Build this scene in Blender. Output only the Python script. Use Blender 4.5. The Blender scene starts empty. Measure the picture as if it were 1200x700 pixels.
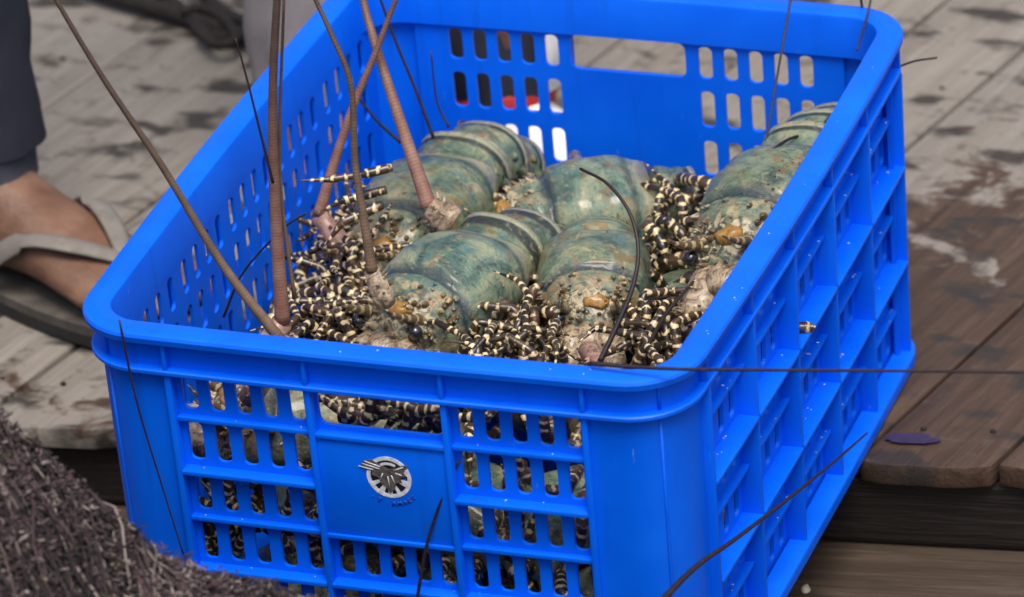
import bpy, bmesh, math, random
from mathutils import Vector, Matrix, noise

scene = bpy.context.scene
COL = scene.collection
R = math.radians

# ------------------------------------------------------------------ camera
CAM_LOC = Vector((1.5506, -3.1169, 2.1366))
CAM_ROT = Matrix(((0.9421, -0.0907, 0.3229), (0.3259, 0.4743, -0.8178), (-0.0790, 0.8757, 0.4763)))
FPX = 7000.0                       # focal length in pixels of the 1200 x 700 photograph
cam = bpy.data.cameras.new('camera')
cam.sensor_fit = 'HORIZONTAL'
cam.sensor_width = 36.0
cam.lens = FPX / 1200.0 * 36.0
cam.clip_start = 0.1
cam.clip_end = 3000
cam.dof.use_dof = True
cam.dof.focus_distance = 4.02
cam.dof.aperture_fstop = 8.5
cam_ob = bpy.data.objects.new('camera', cam)
q = CAM_ROT.to_quaternion()
cam_ob.matrix_world = Matrix.Translation(CAM_LOC) @ q.to_matrix().to_4x4()
COL.objects.link(cam_ob)
scene.camera = cam_ob

# ------------------------------------------------------------------ light: bright overcast day
SUN_EL, SUN_AZ = R(66), R(148)     # azimuth from +Y (clockwise seen from above)
world = bpy.data.worlds.new('World')
scene.world = world
world.use_nodes = True
wn = world.node_tree.nodes
sky = wn.new('ShaderNodeTexSky')
sky.sky_type = 'NISHITA'
sky.sun_disc = False
sky.sun_elevation = SUN_EL
sky.sun_rotation = SUN_AZ
sky.air_density = 1.0
sky.dust_density = 6.0
sky.ozone_density = 0.6
wn['Background'].inputs['Strength'].default_value = 0.115
world.node_tree.links.new(sky.outputs[0], wn['Background'].inputs['Color'])
sun = bpy.data.lights.new('sun', 'SUN')
sun.energy = 1.5
sun.angle = R(24)
sun.color = (1.0, 0.96, 0.90)
sun_ob = bpy.data.objects.new('sun', sun)
sdir = Vector((math.sin(SUN_AZ) * math.cos(SUN_EL), math.cos(SUN_AZ) * math.cos(SUN_EL), math.sin(SUN_EL)))
sun_ob.rotation_euler = sdir.to_track_quat('Z', 'Y').to_euler()
sun_ob.location = sdir * 5
COL.objects.link(sun_ob)
scene.view_settings.view_transform = 'Standard'
scene.view_settings.look = 'None'
scene.view_settings.exposure = 0.68
scene.view_settings.gamma = 1.0
scene.view_settings.use_curve_mapping = False
scene.render.engine = 'CYCLES'
scene.cycles.use_denoising = True
scene.cycles.max_bounces = 8


# ------------------------------------------------------------------ helpers
def at(px, py, axis, val):
    """photo pixel -> world point on the plane axis = val"""
    d = CAM_ROT @ Vector(((px - 600) / FPX, -(py - 350) / FPX, -1.0))
    t = (val - CAM_LOC[axis]) / d[axis]
    return CAM_LOC + d * t


def lerp_table(tab, s):
    if s <= tab[0][0]:
        return tab[0][1]
    for (a, va), (b, vb) in zip(tab, tab[1:]):
        if s <= b:
            f = (s - a) / (b - a)
            f = f * f * (3 - 2 * f) * 0.5 + f * 0.5
            return va + (vb - va) * f
    return tab[-1][1]


def catmull(pts, n):
    pts = [Vector(p) for p in pts]
    P = [pts[0] * 2 - pts[1]] + pts + [pts[-1] * 2 - pts[-2]]
    out = []
    for i in range(1, len(P) - 2):
        a, b, c, d = P[i - 1], P[i], P[i + 1], P[i + 2]
        for k in range(n):
            t = k / n
            out.append(0.5 * ((2 * b) + (c - a) * t + (2 * a - 5 * b + 4 * c - d) * t * t + (3 * b - a - 3 * c + d) * t ** 3))
    out.append(pts[-1])
    return out


def jointed(path, r0, r1, m=None):
    """a leg of straight joints: points and radii, each joint swelling towards its far end"""
    pts, rad = [], []
    n = len(path) - 1
    for i in range(n):
        a, b = Vector(path[i]), Vector(path[i + 1])
        last = i == n - 1
        ra = r0 + (r1 - r0) * i / n
        rb = r0 + (r1 - r0) * (i + 1) / n
        for f, k in ((0.06, 0.80), (0.20, 0.92), (0.45, 1.0), (0.70, 1.06), (0.86, 1.14), (0.97, 0.98)):
            if last:
                k = max(0.12, 1.0 - 0.9 * f)
            pts.append(a.lerp(b, f))
            rad.append((ra + (rb - ra) * f) * k)
    return pts, rad


class MB:
    def __init__(self):
        self.v = []
        self.f = []
        self.s = []
        self.flat = False

    def add(self, co, s=0.0):
        self.v.append(Vector(co))
        self.s.append(s)
        return len(self.v) - 1

    def face(self, *idx):
        u = []
        for i in idx:
            if i not in u:
                u.append(i)
        if len(u) > 2:
            self.f.append(u)

    def box(self, a, b):
        i = [self.add((x, y, z)) for z in (a[2], b[2]) for y in (a[1], b[1]) for x in (a[0], b[0])]
        for q in ((0, 2, 3, 1), (4, 5, 7, 6), (0, 1, 5, 4), (2, 6, 7, 3), (0, 4, 6, 2), (1, 3, 7, 5)):
            self.face(*[i[k] for k in q])

    def rings(self, rings, svals=None, cap0=True, cap1=True, closed=True):
        base = []
        for k, r in enumerate(rings):
            base.append([self.add(p, (svals[k] if svals else 0.0)) for p in r])
        n = len(base[0])
        for a, b in zip(base, base[1:]):
            for j in range(n if closed else n - 1):
                self.face(a[j], a[(j + 1) % n], b[(j + 1) % n], b[j])
        if cap0:
            self.face(*base[0][::-1])
        if cap1:
            self.face(*base[-1])
        return base

    def tube(self, pts, radii, sides=8, sscale=1.0, s0=0.0):
        pts = [Vector(p) for p in pts]
        t0 = (pts[1] - pts[0]).normalized()
        ref = Vector((0, 0, 1)) if abs(t0.z) < 0.9 else Vector((1, 0, 0))
        nrm = t0.cross(ref).normalized()
        rr, ss, acc = [], [], s0
        for i, p in enumerate(pts):
            a = pts[max(i - 1, 0)]
            b = pts[min(i + 1, len(pts) - 1)]
            t = (b - a)
            t = t.normalized() if t.length > 1e-9 else t0
            nrm = (nrm - t * nrm.dot(t))
            nrm = nrm.normalized() if nrm.length > 1e-6 else t.orthogonal().normalized()
            bi = t.cross(nrm)
            r = radii[i] if isinstance(radii, (list, tuple)) else radii
            rr.append([p + (nrm * math.cos(2 * math.pi * k / sides) + bi * math.sin(2 * math.pi * k / sides)) * r for k in range(sides)])
            if i:
                acc += (p - pts[i - 1]).length
            ss.append(acc * sscale)
        self.rings(rr, ss)

    def cone(self, p, d, r, h, sides=6, s=0.0):
        p = Vector(p)
        d = Vector(d).normalized()
        n = d.orthogonal().normalized()
        b = d.cross(n)
        base = [self.add(p + (n * math.cos(2 * math.pi * k / sides) + b * math.sin(2 * math.pi * k / sides)) * r, s) for k in range(sides)]
        mid = [self.add(p + d * h * 0.55 + (n * math.cos(2 * math.pi * k / sides) + b * math.sin(2 * math.pi * k / sides)) * r * 0.5, s) for k in range(sides)]
        tip = self.add(p + d * h, s)
        for k in range(sides):
            self.face(base[k], base[(k + 1) % sides], mid[(k + 1) % sides], mid[k])
            self.face(mid[k], mid[(k + 1) % sides], tip)

    def ball(self, c, rad, nu=12, nv=8, s=0.0):
        c = Vector(c)
        if not isinstance(rad, (tuple, list)):
            rad = (rad,) * 3
        rr = []
        for i in range(1, nv):
            th = math.pi * i / nv
            rr.append([c + Vector((rad[0] * math.sin(th) * math.cos(2 * math.pi * k / nu), rad[1] * math.sin(th) * math.sin(2 * math.pi * k / nu), rad[2] * math.cos(th))) for k in range(nu)])
        base = self.rings(rr, [s] * len(rr), False, False)
        a = self.add(c + Vector((0, 0, rad[2])), s)
        b = self.add(c - Vector((0, 0, rad[2])), s)
        for k in range(nu):
            self.face(a, base[0][k], base[0][(k + 1) % nu])
            self.face(b, base[-1][(k + 1) % nu], base[-1][k])

    def build(self, name, mat, parent=None, smooth=True, fn=None, bevel=0.0, sharp=None):
        me = bpy.data.meshes.new(name)
        vs = [fn(v) for v in self.v] if fn else self.v
        me.from_pydata([tuple(v) for v in vs], [], self.f)
        me.update()
        bm = bmesh.new()
        bm.from_mesh(me)
        lay = bm.verts.layers.float.new('s')
        bm.verts.ensure_lookup_table()
        for i, v in enumerate(bm.verts):
            v[lay] = self.s[i]
        bmesh.ops.recalc_face_normals(bm, faces=bm.faces)
        if bevel > 0:
            es = [e for e in bm.edges if len(e.link_faces) == 2 and e.calc_face_angle(0) > 0.6]
            bmesh.ops.bevel(bm, geom=es, offset=bevel, segments=2, profile=0.6, affect='EDGES', clamp_overlap=True)
        for f in bm.faces:
            f.smooth = smooth
        if smooth and sharp:
            for e in bm.edges:
                if len(e.link_faces) == 2 and e.calc_face_angle(0) > sharp:
                    e.smooth = False
        bm.to_mesh(me)
        bm.free()
        ob = bpy.data.objects.new(name, me)
        COL.objects.link(ob)
        me.materials.append(mat)
        if parent:
            ob.parent = parent
        return ob


def tag(o, label=None, cat=None, group=None, kind=None):
    if label:
        o['label'] = label
    if cat:
        o['category'] = cat
    if group:
        o['group'] = group
    if kind:
        o['kind'] = kind
    return o


def empty(name, M=None):
    e = bpy.data.objects.new(name, None)
    e.empty_display_size = 0.05
    COL.objects.link(e)
    if M is not None:
        e.matrix_world = M
    return e


# ------------------------------------------------------------------ materials
class NT:
    def __init__(self, name):
        self.m = bpy.data.materials.new(name)
        self.m.use_nodes = True
        self.t = self.m.node_tree
        self.b = self.t.nodes['Principled BSDF']

    def n(self, kind, **kw):
        nd = self.t.nodes.new('ShaderNode' + kind)
        for k, v in kw.items():
            setattr(nd, k, v)
        return nd

    def l(self, a, b):
        self.t.links.new(a, b)

    def val(self, x, sock):
        if isinstance(x, bpy.types.NodeSocket):
            self.l(x, sock)
        else:
            sock.default_value = x

    def math(self, op, a, b=0.0, c=None, clamp=False):
        nd = self.n('Math', operation=op, use_clamp=clamp)
        self.val(a, nd.inputs[0])
        self.val(b, nd.inputs[1])
        if c is not None:
            self.val(c, nd.inputs[2])
        return nd.outputs[0]

    def noise(self, vec, scale, detail=4, rough=0.55, dist=0.0):
        nd = self.n('TexNoise')
        if vec is not None:
            self.l(vec, nd.inputs['Vector'])
        nd.inputs['Scale'].default_value = scale
        nd.inputs['Detail'].default_value = detail
        nd.inputs['Roughness'].default_value = rough
        nd.inputs['Distortion'].default_value = dist
        return nd.outputs['Fac']

    def ramp(self, fac, stops, interp='LINEAR'):
        nd = self.n('ValToRGB')
        cr = nd.color_ramp
        cr.interpolation = interp
        while len(cr.elements) < len(stops):
            cr.elements.new(0.5)
        for e, (p, c) in zip(cr.elements, stops):
            e.position = p
            e.color = (c, c, c, 1) if isinstance(c, (int, float)) else (*c, 1)
        self.l(fac, nd.inputs[0])
        return nd.outputs[0]

    def mix(self, fac, a, b, blend='MIX'):
        nd = self.n('Mix', data_type='RGBA', blend_type=blend)
        self.val(fac, nd.inputs[0])
        for x, s in ((a, nd.inputs[6]), (b, nd.inputs[7])):
            if isinstance(x, bpy.types.NodeSocket):
                self.l(x, s)
            else:
                s.default_value = (*x, 1)
        return nd.outputs[2]

    def mapping(self, vec, scale=(1, 1, 1), loc=(0, 0, 0), rot=(0, 0, 0)):
        nd = self.n('Mapping')
        self.l(vec, nd.inputs[0])
        nd.inputs['Location'].default_value = loc
        nd.inputs['Rotation'].default_value = rot
        nd.inputs['Scale'].default_value = scale
        return nd.outputs[0]

    def obj(self):
        return self.n('TexCoord').outputs['Object']

    def pos(self):
        return self.n('NewGeometry').outputs['Position']

    def attr(self, name):
        return self.n('Attribute', attribute_name=name).outputs['Fac']

    def bump(self, h, strength=0.3, dist=0.002):
        nd = self.n('Bump')
        nd.inputs['Strength'].default_value = strength
        nd.inputs['Distance'].default_value = dist
        self.l(h, nd.inputs['Height'])
        self.l(nd.outputs[0], self.b.inputs['Normal'])

    def set(self, color=None, rough=None, spec=None, coat=None, sheen=None, metallic=None, sss=None):
        i = self.b.inputs
        for x, k in ((color, 'Base Color'), (rough, 'Roughness'), (spec, 'Specular IOR Level'), (coat, 'Coat Weight'), (metallic, 'Metallic'), (sheen, 'Sheen Weight'), (sss, 'Subsurface Weight')):
            if x is None:
                continue
            if isinstance(x, bpy.types.NodeSocket):
                self.l(x, i[k])
            elif k == 'Base Color':
                i[k].default_value = (*x, 1)
            else:
                i[k].default_value = x
        return self.m


def m_crate():
    k = NT('blue plastic')
    p = k.pos()
    n1 = k.noise(p, 14, 4)
    n2 = k.noise(p, 260, 3, 0.7)
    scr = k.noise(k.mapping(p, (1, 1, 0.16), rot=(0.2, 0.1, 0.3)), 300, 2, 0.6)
    c = k.ramp(n1, [(0.3, (0.000, 0.098, 0.73)), (0.7, (0.000, 0.128, 0.84))])
    dirt = k.ramp(k.noise(p, 38, 6, 0.7), [(0.60, 0.0), (0.80, 0.38)])
    c = k.mix(dirt, c, (0.002, 0.085, 0.60))
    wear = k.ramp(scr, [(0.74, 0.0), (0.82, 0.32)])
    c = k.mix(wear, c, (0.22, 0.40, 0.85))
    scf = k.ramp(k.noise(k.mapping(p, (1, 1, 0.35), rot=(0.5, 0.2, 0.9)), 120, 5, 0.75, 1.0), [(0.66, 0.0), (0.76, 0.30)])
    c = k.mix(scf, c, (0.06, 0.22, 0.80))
    strk = k.ramp(k.noise(k.mapping(p, (1, 1, 0.07)), 75, 4, 0.6), [(0.58, 0.0), (0.72, 0.30)])
    c = k.mix(strk, c, (0.003, 0.060, 0.46))
    k.bump(n2, 0.12, 0.0008)
    r = k.ramp(n1, [(0.3, 0.34), (0.7, 0.5)])
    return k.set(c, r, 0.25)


def m_plain(name, color, rough=0.6, var=0.25, scale=60, spec=0.4, bump=0.1, coat=None):
    k = NT(name)
    n = k.noise(k.obj(), scale, 4)
    lo = tuple(x * (1 - var) for x in color)
    hi = tuple(min(1, x * (1 + var)) for x in color)
    c = k.ramp(n, [(0.3, lo), (0.7, hi)])
    k.bump(n, bump, 0.002)
    return k.set(c, rough, spec, coat)


def m_deck():
    k = NT('weathered deck wood')
    o = k.obj()
    p = k.pos()
    info = k.n('ObjectInfo').outputs['Random']
    off = k.n('CombineXYZ')
    k.l(k.math('MULTIPLY', info, 37.0), off.inputs[0])
    k.l(k.math('MULTIPLY', info, 11.0), off.inputs[1])
    va = k.n('VectorMath', operation='ADD')
    k.l(o, va.inputs[0])
    k.l(off.outputs[0], va.inputs[1])
    g = k.mapping(va.outputs[0], (2.2, 34, 34))
    grain = k.noise(g, 2.2, 8, 0.7, 0.6)
    fine = k.noise(k.mapping(va.outputs[0], (6, 160, 160)), 2.0, 4, 0.6)
    dry = k.ramp(grain, [(0.25, (0.145, 0.134, 0.120)), (0.5, (0.225, 0.213, 0.196)), (0.75, (0.30, 0.288, 0.268))])
    dry = k.mix(k.ramp(fine, [(0.40, 0.35), (0.62, 0.0)]), dry, (0.17, 0.145, 0.12))
    dry = k.mix(k.ramp(info, [(0.0, 0.0), (1.0, 0.35)]), dry, (0.20, 0.195, 0.19))
    brown = k.ramp(grain, [(0.28, (0.028, 0.017, 0.012)), (0.55, (0.072, 0.046, 0.032)), (0.8, (0.126, 0.088, 0.062))])
    # where water has soaked the boards: a wide strip along the worn edge, wider on the right
    sep = k.n('SeparateXYZ')
    k.l(p, sep.inputs[0])
    mr = k.n('MapRange')
    k.l(sep.outputs[0], mr.inputs[0])
    for i, v in zip((1, 2, 3, 4), (-0.10, 0.36, 0.325, 0.82)):
        mr.inputs[i].default_value = v
    wn_ = k.noise(k.mapping(p, (0.8, 1.0, 1.0), rot=(0, 0, 0.1)), 19, 5, 0.62, 0.4)
    dd = k.math('MULTIPLY', k.math('SUBTRACT', mr.outputs[0], sep.outputs[1]), 1.0)
    wet = k.ramp(k.math('ADD', k.math('ADD', dd, -0.02), wn_), [(0.49, 0.0), (0.56, 1.0)])
    c = k.mix(wet, dry, brown)
    # dark splashes on the dry boards
    sp = k.noise(k.mapping(p, (1.25, 2.3, 1), rot=(0, 0, -0.33)), 11.5, 3, 0.55, 0.25)
    spm = k.ramp(sp, [(0.545, 0.0), (0.64, 0.95)])
    c = k.mix(spm, c, (0.032, 0.028, 0.026))
    sp2 = k.noise(k.mapping(p, (1.5, 2.2, 1), loc=(3, 7, 0)), 30, 3, 0.6)
    c = k.mix(k.ramp(sp2, [(0.60, 0.0), (0.68, 0.6)]), c, (0.09, 0.07, 0.055))
    k.bump(k.math('ADD', grain, k.math('MULTIPLY', fine, 0.5)), 0.5, 0.003)
    crk = k.ramp(k.noise(k.mapping(va.outputs[0], (1.6, 55, 55)), 2.4, 3, 0.5, 0.9), [(0.485, 0.0), (0.497, 1.0), (0.503, 1.0), (0.515, 0.0)])
    crm_ = k.ramp(k.noise(va.outputs[0], 7, 2), [(0.50, 0.0), (0.60, 0.75)])
    crk = k.math('MULTIPLY', crk, crm_)
    c = k.mix(crk, c, (0.035, 0.028, 0.022))
    c = k.mix(1.0, c, (0.90, 0.875, 0.835), 'MULTIPLY')
    r = k.mix(wet, (0.8,) * 3, (0.5,) * 3)
    return k.set(c, r, 0.3)


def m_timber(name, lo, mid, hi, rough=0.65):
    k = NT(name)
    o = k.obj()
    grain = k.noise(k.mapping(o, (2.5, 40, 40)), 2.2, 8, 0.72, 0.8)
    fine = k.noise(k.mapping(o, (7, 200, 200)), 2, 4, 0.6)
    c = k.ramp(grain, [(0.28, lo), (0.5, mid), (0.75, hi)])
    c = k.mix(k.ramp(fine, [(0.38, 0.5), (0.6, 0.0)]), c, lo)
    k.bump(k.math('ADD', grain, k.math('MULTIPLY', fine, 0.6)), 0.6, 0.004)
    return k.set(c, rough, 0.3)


def m_shell(name, hue=0, front=True, band=0.33):
    """mottled green-grey lobster shell; s runs 0 at the rear to 1 at the front"""
    k = NT(name)
    o = k.obj()
    s = k.attr('s')
    rnd = k.n('ObjectInfo').outputs['Random']
    off = k.n('CombineXYZ')
    for i in range(3):
        k.l(k.math('MULTIPLY', rnd, 5.0 + 3 * i), off.inputs[i])
    va = k.n('VectorMath', operation='ADD')
    k.l(o, va.inputs[0])
    k.l(off.outputs[0], va.inputs[1])
    v = va.outputs[0]
    big = k.noise(v, 30, 5, 0.62, 1.0)
    mar = k.noise(k.mapping(v, (3.2, 1.0, 1.0)), 62, 6, 0.68, 1.8)
    fine = k.noise(v, 420, 3, 0.6)
    pal = [((0.014, 0.032, 0.026), (0.070, 0.118, 0.078), (0.165, 0.205, 0.120), (0.300, 0.275, 0.150)),
           ((0.014, 0.040, 0.038), (0.070, 0.138, 0.106), (0.165, 0.225, 0.150), (0.290, 0.290, 0.170)),
           ((0.06, 0.075, 0.042), (0.14, 0.165, 0.10), (0.25, 0.27, 0.18), (0.38, 0.36, 0.25))][hue]
    c = k.ramp(big, [(0.32, pal[0]), (0.44, pal[1]), (0.56, pal[2]), (0.68, pal[3])])
    lin = k.ramp(mar, [(0.36, 1.0), (0.43, 0.0)])
    c = k.mix(k.math('MULTIPLY', lin, 0.7), c, (0.012, 0.022, 0.022))
    linp = k.ramp(mar, [(0.58, 0.0), (0.64, 1.0)])
    c = k.mix(k.math('MULTIPLY', linp, 0.55), c, (0.27, 0.28, 0.19))
    blue = k.ramp(k.noise(v, 42, 3, 0.5, 1.0), [(0.57, 0.0), (0.65, 0.55)])
    c = k.mix(blue, c, (0.045, 0.135, 0.145))
    rust = k.ramp(k.noise(k.mapping(v, (1, 1, 1), loc=(4, 2, 9)), 50, 4, 0.6, 0.8), [(0.565, 0.0), (0.64, 0.75)])
    c = k.mix(rust, c, (0.190, 0.115, 0.035))
    crm = k.ramp(k.noise(k.mapping(v, (1, 1, 1), loc=(9, 4, 1)), 72, 4, 0.6, 0.6), [(0.60, 0.0), (0.70, 0.75)])
    c = k.mix(crm, c, (0.36, 0.31, 0.17))
    if front:
        fr = k.ramp(s, [(0.50, 0.0), (0.66, 1.0)])
        vo = k.n('TexVoronoi')
        k.l(v, vo.inputs['Vector'])
        vo.inputs['Scale'].default_value = 95
        dots = k.ramp(vo.outputs['Distance'], [(0.30, 1.0), (0.42, 0.0)])
        c = k.mix(k.math('MULTIPLY', fr, k.math('MULTIPLY', dots, 0.75)), c, (0.38, 0.31, 0.17))
        pink = k.ramp(k.noise(v, 62, 3, 0.6, 0.8), [(0.50, 0.0), (0.62, 0.7)])
        c = k.mix(k.math('MULTIPLY', fr, pink), c, (0.27, 0.17, 0.095))
        dk = k.ramp(k.noise(k.mapping(v, (1, 1, 1), loc=(1, 5, 2)), 110, 3, 0.6, 0.8), [(0.56, 0.0), (0.64, 0.6)])
        c = k.mix(k.math('MULTIPLY', fr, dk), c, (0.020, 0.024, 0.026))
        eb = k.math('MULTIPLY', k.ramp(s, [(0.76, 0.0), (0.80, 1.0), (0.93, 1.0), (0.97, 0.4)]), 0.85)
        pat = k.ramp(k.noise(v, 165, 3, 0.5, 1.2), [(0.42, (0.012, 0.012, 0.014)), (0.49, (0.085, 0.085, 0.060)), (0.55, (0.34, 0.29, 0.17)), (0.66, (0.50, 0.44, 0.30))])
        c = k.mix(eb, c, pat)
        gro = k.ramp(s, [(0.54, 0.0), (0.575, 0.92), (0.60, 0.92), (0.64, 0.0)])
        c = k.mix(gro, c, (0.016, 0.034, 0.048))
        rear = k.ramp(s, [(0.03, 0.8), (0.065, 0.0)])
        c = k.mix(rear, c, (0.30, 0.28, 0.19))
        dk2 = k.ramp(s, [(0.065, 0.0), (0.08, 0.6), (0.10, 0.6), (0.125, 0.0)])
        c = k.mix(dk2, c, (0.02, 0.03, 0.028))
    else:
        bd = k.ramp(s, [(0.13, 0.0), (0.17, 0.9), (band - 0.07, 0.9), (band, 0.0)])
        c = k.mix(bd, c, (0.012, 0.016, 0.014))
        ed = k.ramp(s, [(0.00, 0.85), (0.10, 0.85), (0.14, 0.0)])
        c = k.mix(ed, c, (0.33, 0.32, 0.22))
        c = k.mix(k.ramp(s, [(1.2, 0.0), (1.6, 1.0)]), c, (0.42, 0.34, 0.18))
    spk = k.ramp(k.noise(v, 190, 4, 0.65, 0.8), [(0.55, 0.0), (0.64, 0.42)])
    c = k.mix(spk, c, (0.016, 0.022, 0.019))
    spl = k.ramp(k.noise(k.mapping(v, (1, 1, 1), loc=(8, 1, 3)), 150, 4, 0.65, 0.8), [(0.57, 0.0), (0.66, 0.42)])
    c = k.mix(spl, c, (0.30, 0.28, 0.19))
    k.bump(k.math('ADD', mar, k.math('MULTIPLY', fine, 0.45)), 0.6, 0.003)
    k.b.inputs['Coat Roughness'].default_value = 0.12
    return k.set(c, 0.42, 0.45, 0.35)


def m_leg(name, a, b, freq=95.0, mid=None):
    k = NT(name)
    s = k.attr('s')
    o = k.obj()
    rnd = k.n('ObjectInfo').outputs['Random']
    ns = k.noise(o, 95, 2, 0.5)
    ph = k.math('ADD', k.math('MULTIPLY', s, freq), k.math('MULTIPLY', k.math('SUBTRACT', ns, 0.5), 1.3))
    ph = k.math('ADD', ph, k.math('MULTIPLY', rnd, 7.0))
    fr = k.math('FRACT', ph, 0.0)
    m = k.ramp(fr, [(0.0, 0.0), (0.06, 1.0), (0.34, 1.0), (0.41, 0.0)])
    # the pale bands break up into blotches on some sides of the leg
    br = k.ramp(k.noise(o, 150, 2, 0.4), [(0.42, 0.0), (0.49, 1.0)])
    m2 = k.math('MULTIPLY', m, br)
    dark = k.ramp(k.noise(o, 60, 3), [(0.4, a), (0.62, mid or a)])
    lite = k.ramp(k.noise(o, 170, 3), [(0.3, tuple(x * 0.72 for x in b)), (0.65, b)])
    c = k.mix(m2, dark, lite)
    k.bump(k.math('ADD', k.noise(o, 300, 3), k.math('MULTIPLY', m2, 0.8)), 0.3, 0.0015)
    return k.set(c, 0.34, 0.5, 0.3)


def m_whip(name, a, b):
    k = NT(name)
    s = k.attr('s')
    o = k.obj()
    fr = k.math('FRACT', k.math('MULTIPLY', s, 420.0), 0.0)
    ring = k.ramp(fr, [(0.0, 0.0), (0.25, 1.0), (0.7, 1.0), (0.98, 0.0)])
    n = k.noise(o, 90, 4, 0.65)
    c = k.mix(k.ramp(n, [(0.35, 0.0), (0.65, 1.0)]), a, b)
    c = k.mix(k.math('MULTIPLY', k.math('SUBTRACT', 1.0, ring), 0.28), c, tuple(x * 0.35 for x in a))
    c = k.mix(k.ramp(s, [(0.04, 0.0), (0.20, 0.80)]), c, (0.040, 0.026, 0.022))
    k.bump(k.math('ADD', k.math('MULTIPLY', ring, 0.35), n), 0.3, 0.001)
    return k.set(c, 0.5, 0.35)


def m_net():
    k = NT('fishing net fibre')
    s = k.attr('s')
    c = k.ramp(s, [(0.0, (0.014, 0.012, 0.012)), (0.30, (0.034, 0.029, 0.028)), (0.52, (0.064, 0.038, 0.045)), (0.70, (0.100, 0.077, 0.075)), (0.86, (0.18, 0.145, 0.137)), (0.95, (0.28, 0.245, 0.225)), (1.0, (0.16, 0.135, 0.05))])
    return k.set(c, 0.75, 0.25)


def m_cloth(name, color, weave=900):
    k = NT(name)
    o = k.obj()
    n = k.noise(o, 9, 5, 0.6)
    w = k.noise(k.mapping(o, (1, 1, 0.25)), weave, 2, 0.5)
    c = k.ramp(n, [(0.3, tuple(x * 0.7 for x in color)), (0.7, tuple(x * 1.25 for x in color))])
    k.bump(k.math('ADD', w, n), 0.3, 0.002)
    return k.set(c, 0.85, 0.2)


def m_skin():
    k = NT('skin')
    o = k.obj()
    n = k.noise(o, 26, 4, 0.6)
    c = k.ramp(n, [(0.3, (0.095, 0.046, 0.028)), (0.55, (0.165, 0.088, 0.056)), (0.75, (0.225, 0.135, 0.092))])
    k.bump(k.math('ADD', k.noise(k.mapping(o, (0.35, 1, 1)), 75, 4, 0.6, 0.6), k.math('MULTIPLY', k.noise(o, 350, 4), 0.3)), 0.5, 0.003)
    k.b.inputs['Subsurface Radius'].default_value = (0.01, 0.004, 0.002)
    return k.set(c, 0.5, 0.35, sss=0.08)


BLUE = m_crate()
DECK = m_deck()
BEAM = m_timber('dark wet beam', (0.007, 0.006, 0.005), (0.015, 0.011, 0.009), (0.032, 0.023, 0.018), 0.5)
LOWER = m_timber('brown lower plank', (0.030, 0.020, 0.014), (0.066, 0.048, 0.034), (0.125, 0.095, 0.070))
SHELL = m_shell('lobster shell', 0)
SHELL2 = m_shell('lobster shell blue', 1)
SHELLP = m_shell('lobster shell pale', 2)
TAIL = m_shell('lobster tail', 0, False)
TAILD = m_shell('lobster tail striped', 0, False, 0.50)
TAIL2 = m_shell('lobster tail blue', 1, False)
TAILP = m_shell('lobster tail pale', 2, False)
LEG = m_leg('banded leg', (0.011, 0.008, 0.005), (0.70, 0.57, 0.32), 138, (0.060, 0.034, 0.015))
LEG2 = m_leg('banded leg brown', (0.030, 0.018, 0.013), (0.62, 0.50, 0.29), 128, (0.11, 0.065, 0.035))
WHIP = m_whip('antenna', (0.20, 0.09, 0.066), (0.27, 0.16, 0.12))
WHIP2 = m_whip('antenna olive', (0.125, 0.08, 0.05), (0.19, 0.128, 0.08))
WHIPD = m_plain('dark feeler', (0.018, 0.012, 0.012), 0.5, 0.4, 200)
HORN = m_leg('horn', (0.10, 0.065, 0.030), (0.42, 0.34, 0.19), 120)
ORANGE = m_plain('amber shell plate', (0.26, 0.14, 0.030), 0.4, 0.4, 240, 0.5, 0.2, 0.3)
EYE = m_plain('eye', (0.012, 0.012, 0.014), 0.12, 0.2, 100, 0.6, 0.0, 0.6)
PED = m_plain('antenna base plate', (0.26, 0.155, 0.12), 0.45, 0.55, 190, 0.4, 0.3, 0.2)
def m_face():
    k = NT('lobster face plates')
    v = k.obj()
    n = k.noise(v, 115, 5, 0.7, 1.2)
    c = k.ramp(n, [(0.32, (0.035, 0.034, 0.032)), (0.42, (0.14, 0.105, 0.072)), (0.51, (0.31, 0.235, 0.15)), (0.60, (0.43, 0.36, 0.235)), (0.72, (0.10, 0.13, 0.12))])
    vo = k.n('TexVoronoi')
    k.l(v, vo.inputs['Vector'])
    vo.inputs['Scale'].default_value = 210
    c = k.mix(k.ramp(vo.outputs['Distance'], [(0.12, 0.8), (0.24, 0.0)]), c, (0.16, 0.085, 0.05))
    k.bump(n, 0.4, 0.002)
    return k.set(c, 0.42, 0.4, 0.25)


FACE = m_face()
NET = m_net()
ROPE = m_plain('dark tarred rope', (0.022, 0.019, 0.018), 0.8, 0.5, 300, 0.2, 0.6)
NAVY = m_cloth('navy cloth', (0.022, 0.026, 0.038))
NAVYC = m_cloth('washed navy cuff', (0.070, 0.078, 0.098))
GREYC = m_cloth('pale grey cloth', (0.24, 0.225, 0.235))
SKIN = m_skin()
SOLE = m_plain('dark rubber sole', (0.018, 0.017, 0.017), 0.7, 0.3, 90)
SOLETOP = m_plain('worn grey footbed', (0.075, 0.068, 0.058), 0.8, 0.35, 60)
STRAP = m_plain('grey rubber strap', (0.165, 0.152, 0.135), 0.65, 0.2, 80)
WHITEP = m_plain('white plastic', (0.74, 0.74, 0.73), 0.4, 0.06, 30)
REDP = m_plain('red rubber', (0.34, 0.018, 0.015), 0.5, 0.15, 60)
EMW = m_plain('emblem pale print', (0.55, 0.58, 0.62), 0.5, 0.3, 300)
EMB = m_plain('emblem brown print', (0.085, 0.075, 0.072), 0.55, 0.5, 400)
EMD = m_plain('emblem black print', (0.008, 0.009, 0.020), 0.5, 0.3, 300)
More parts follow.
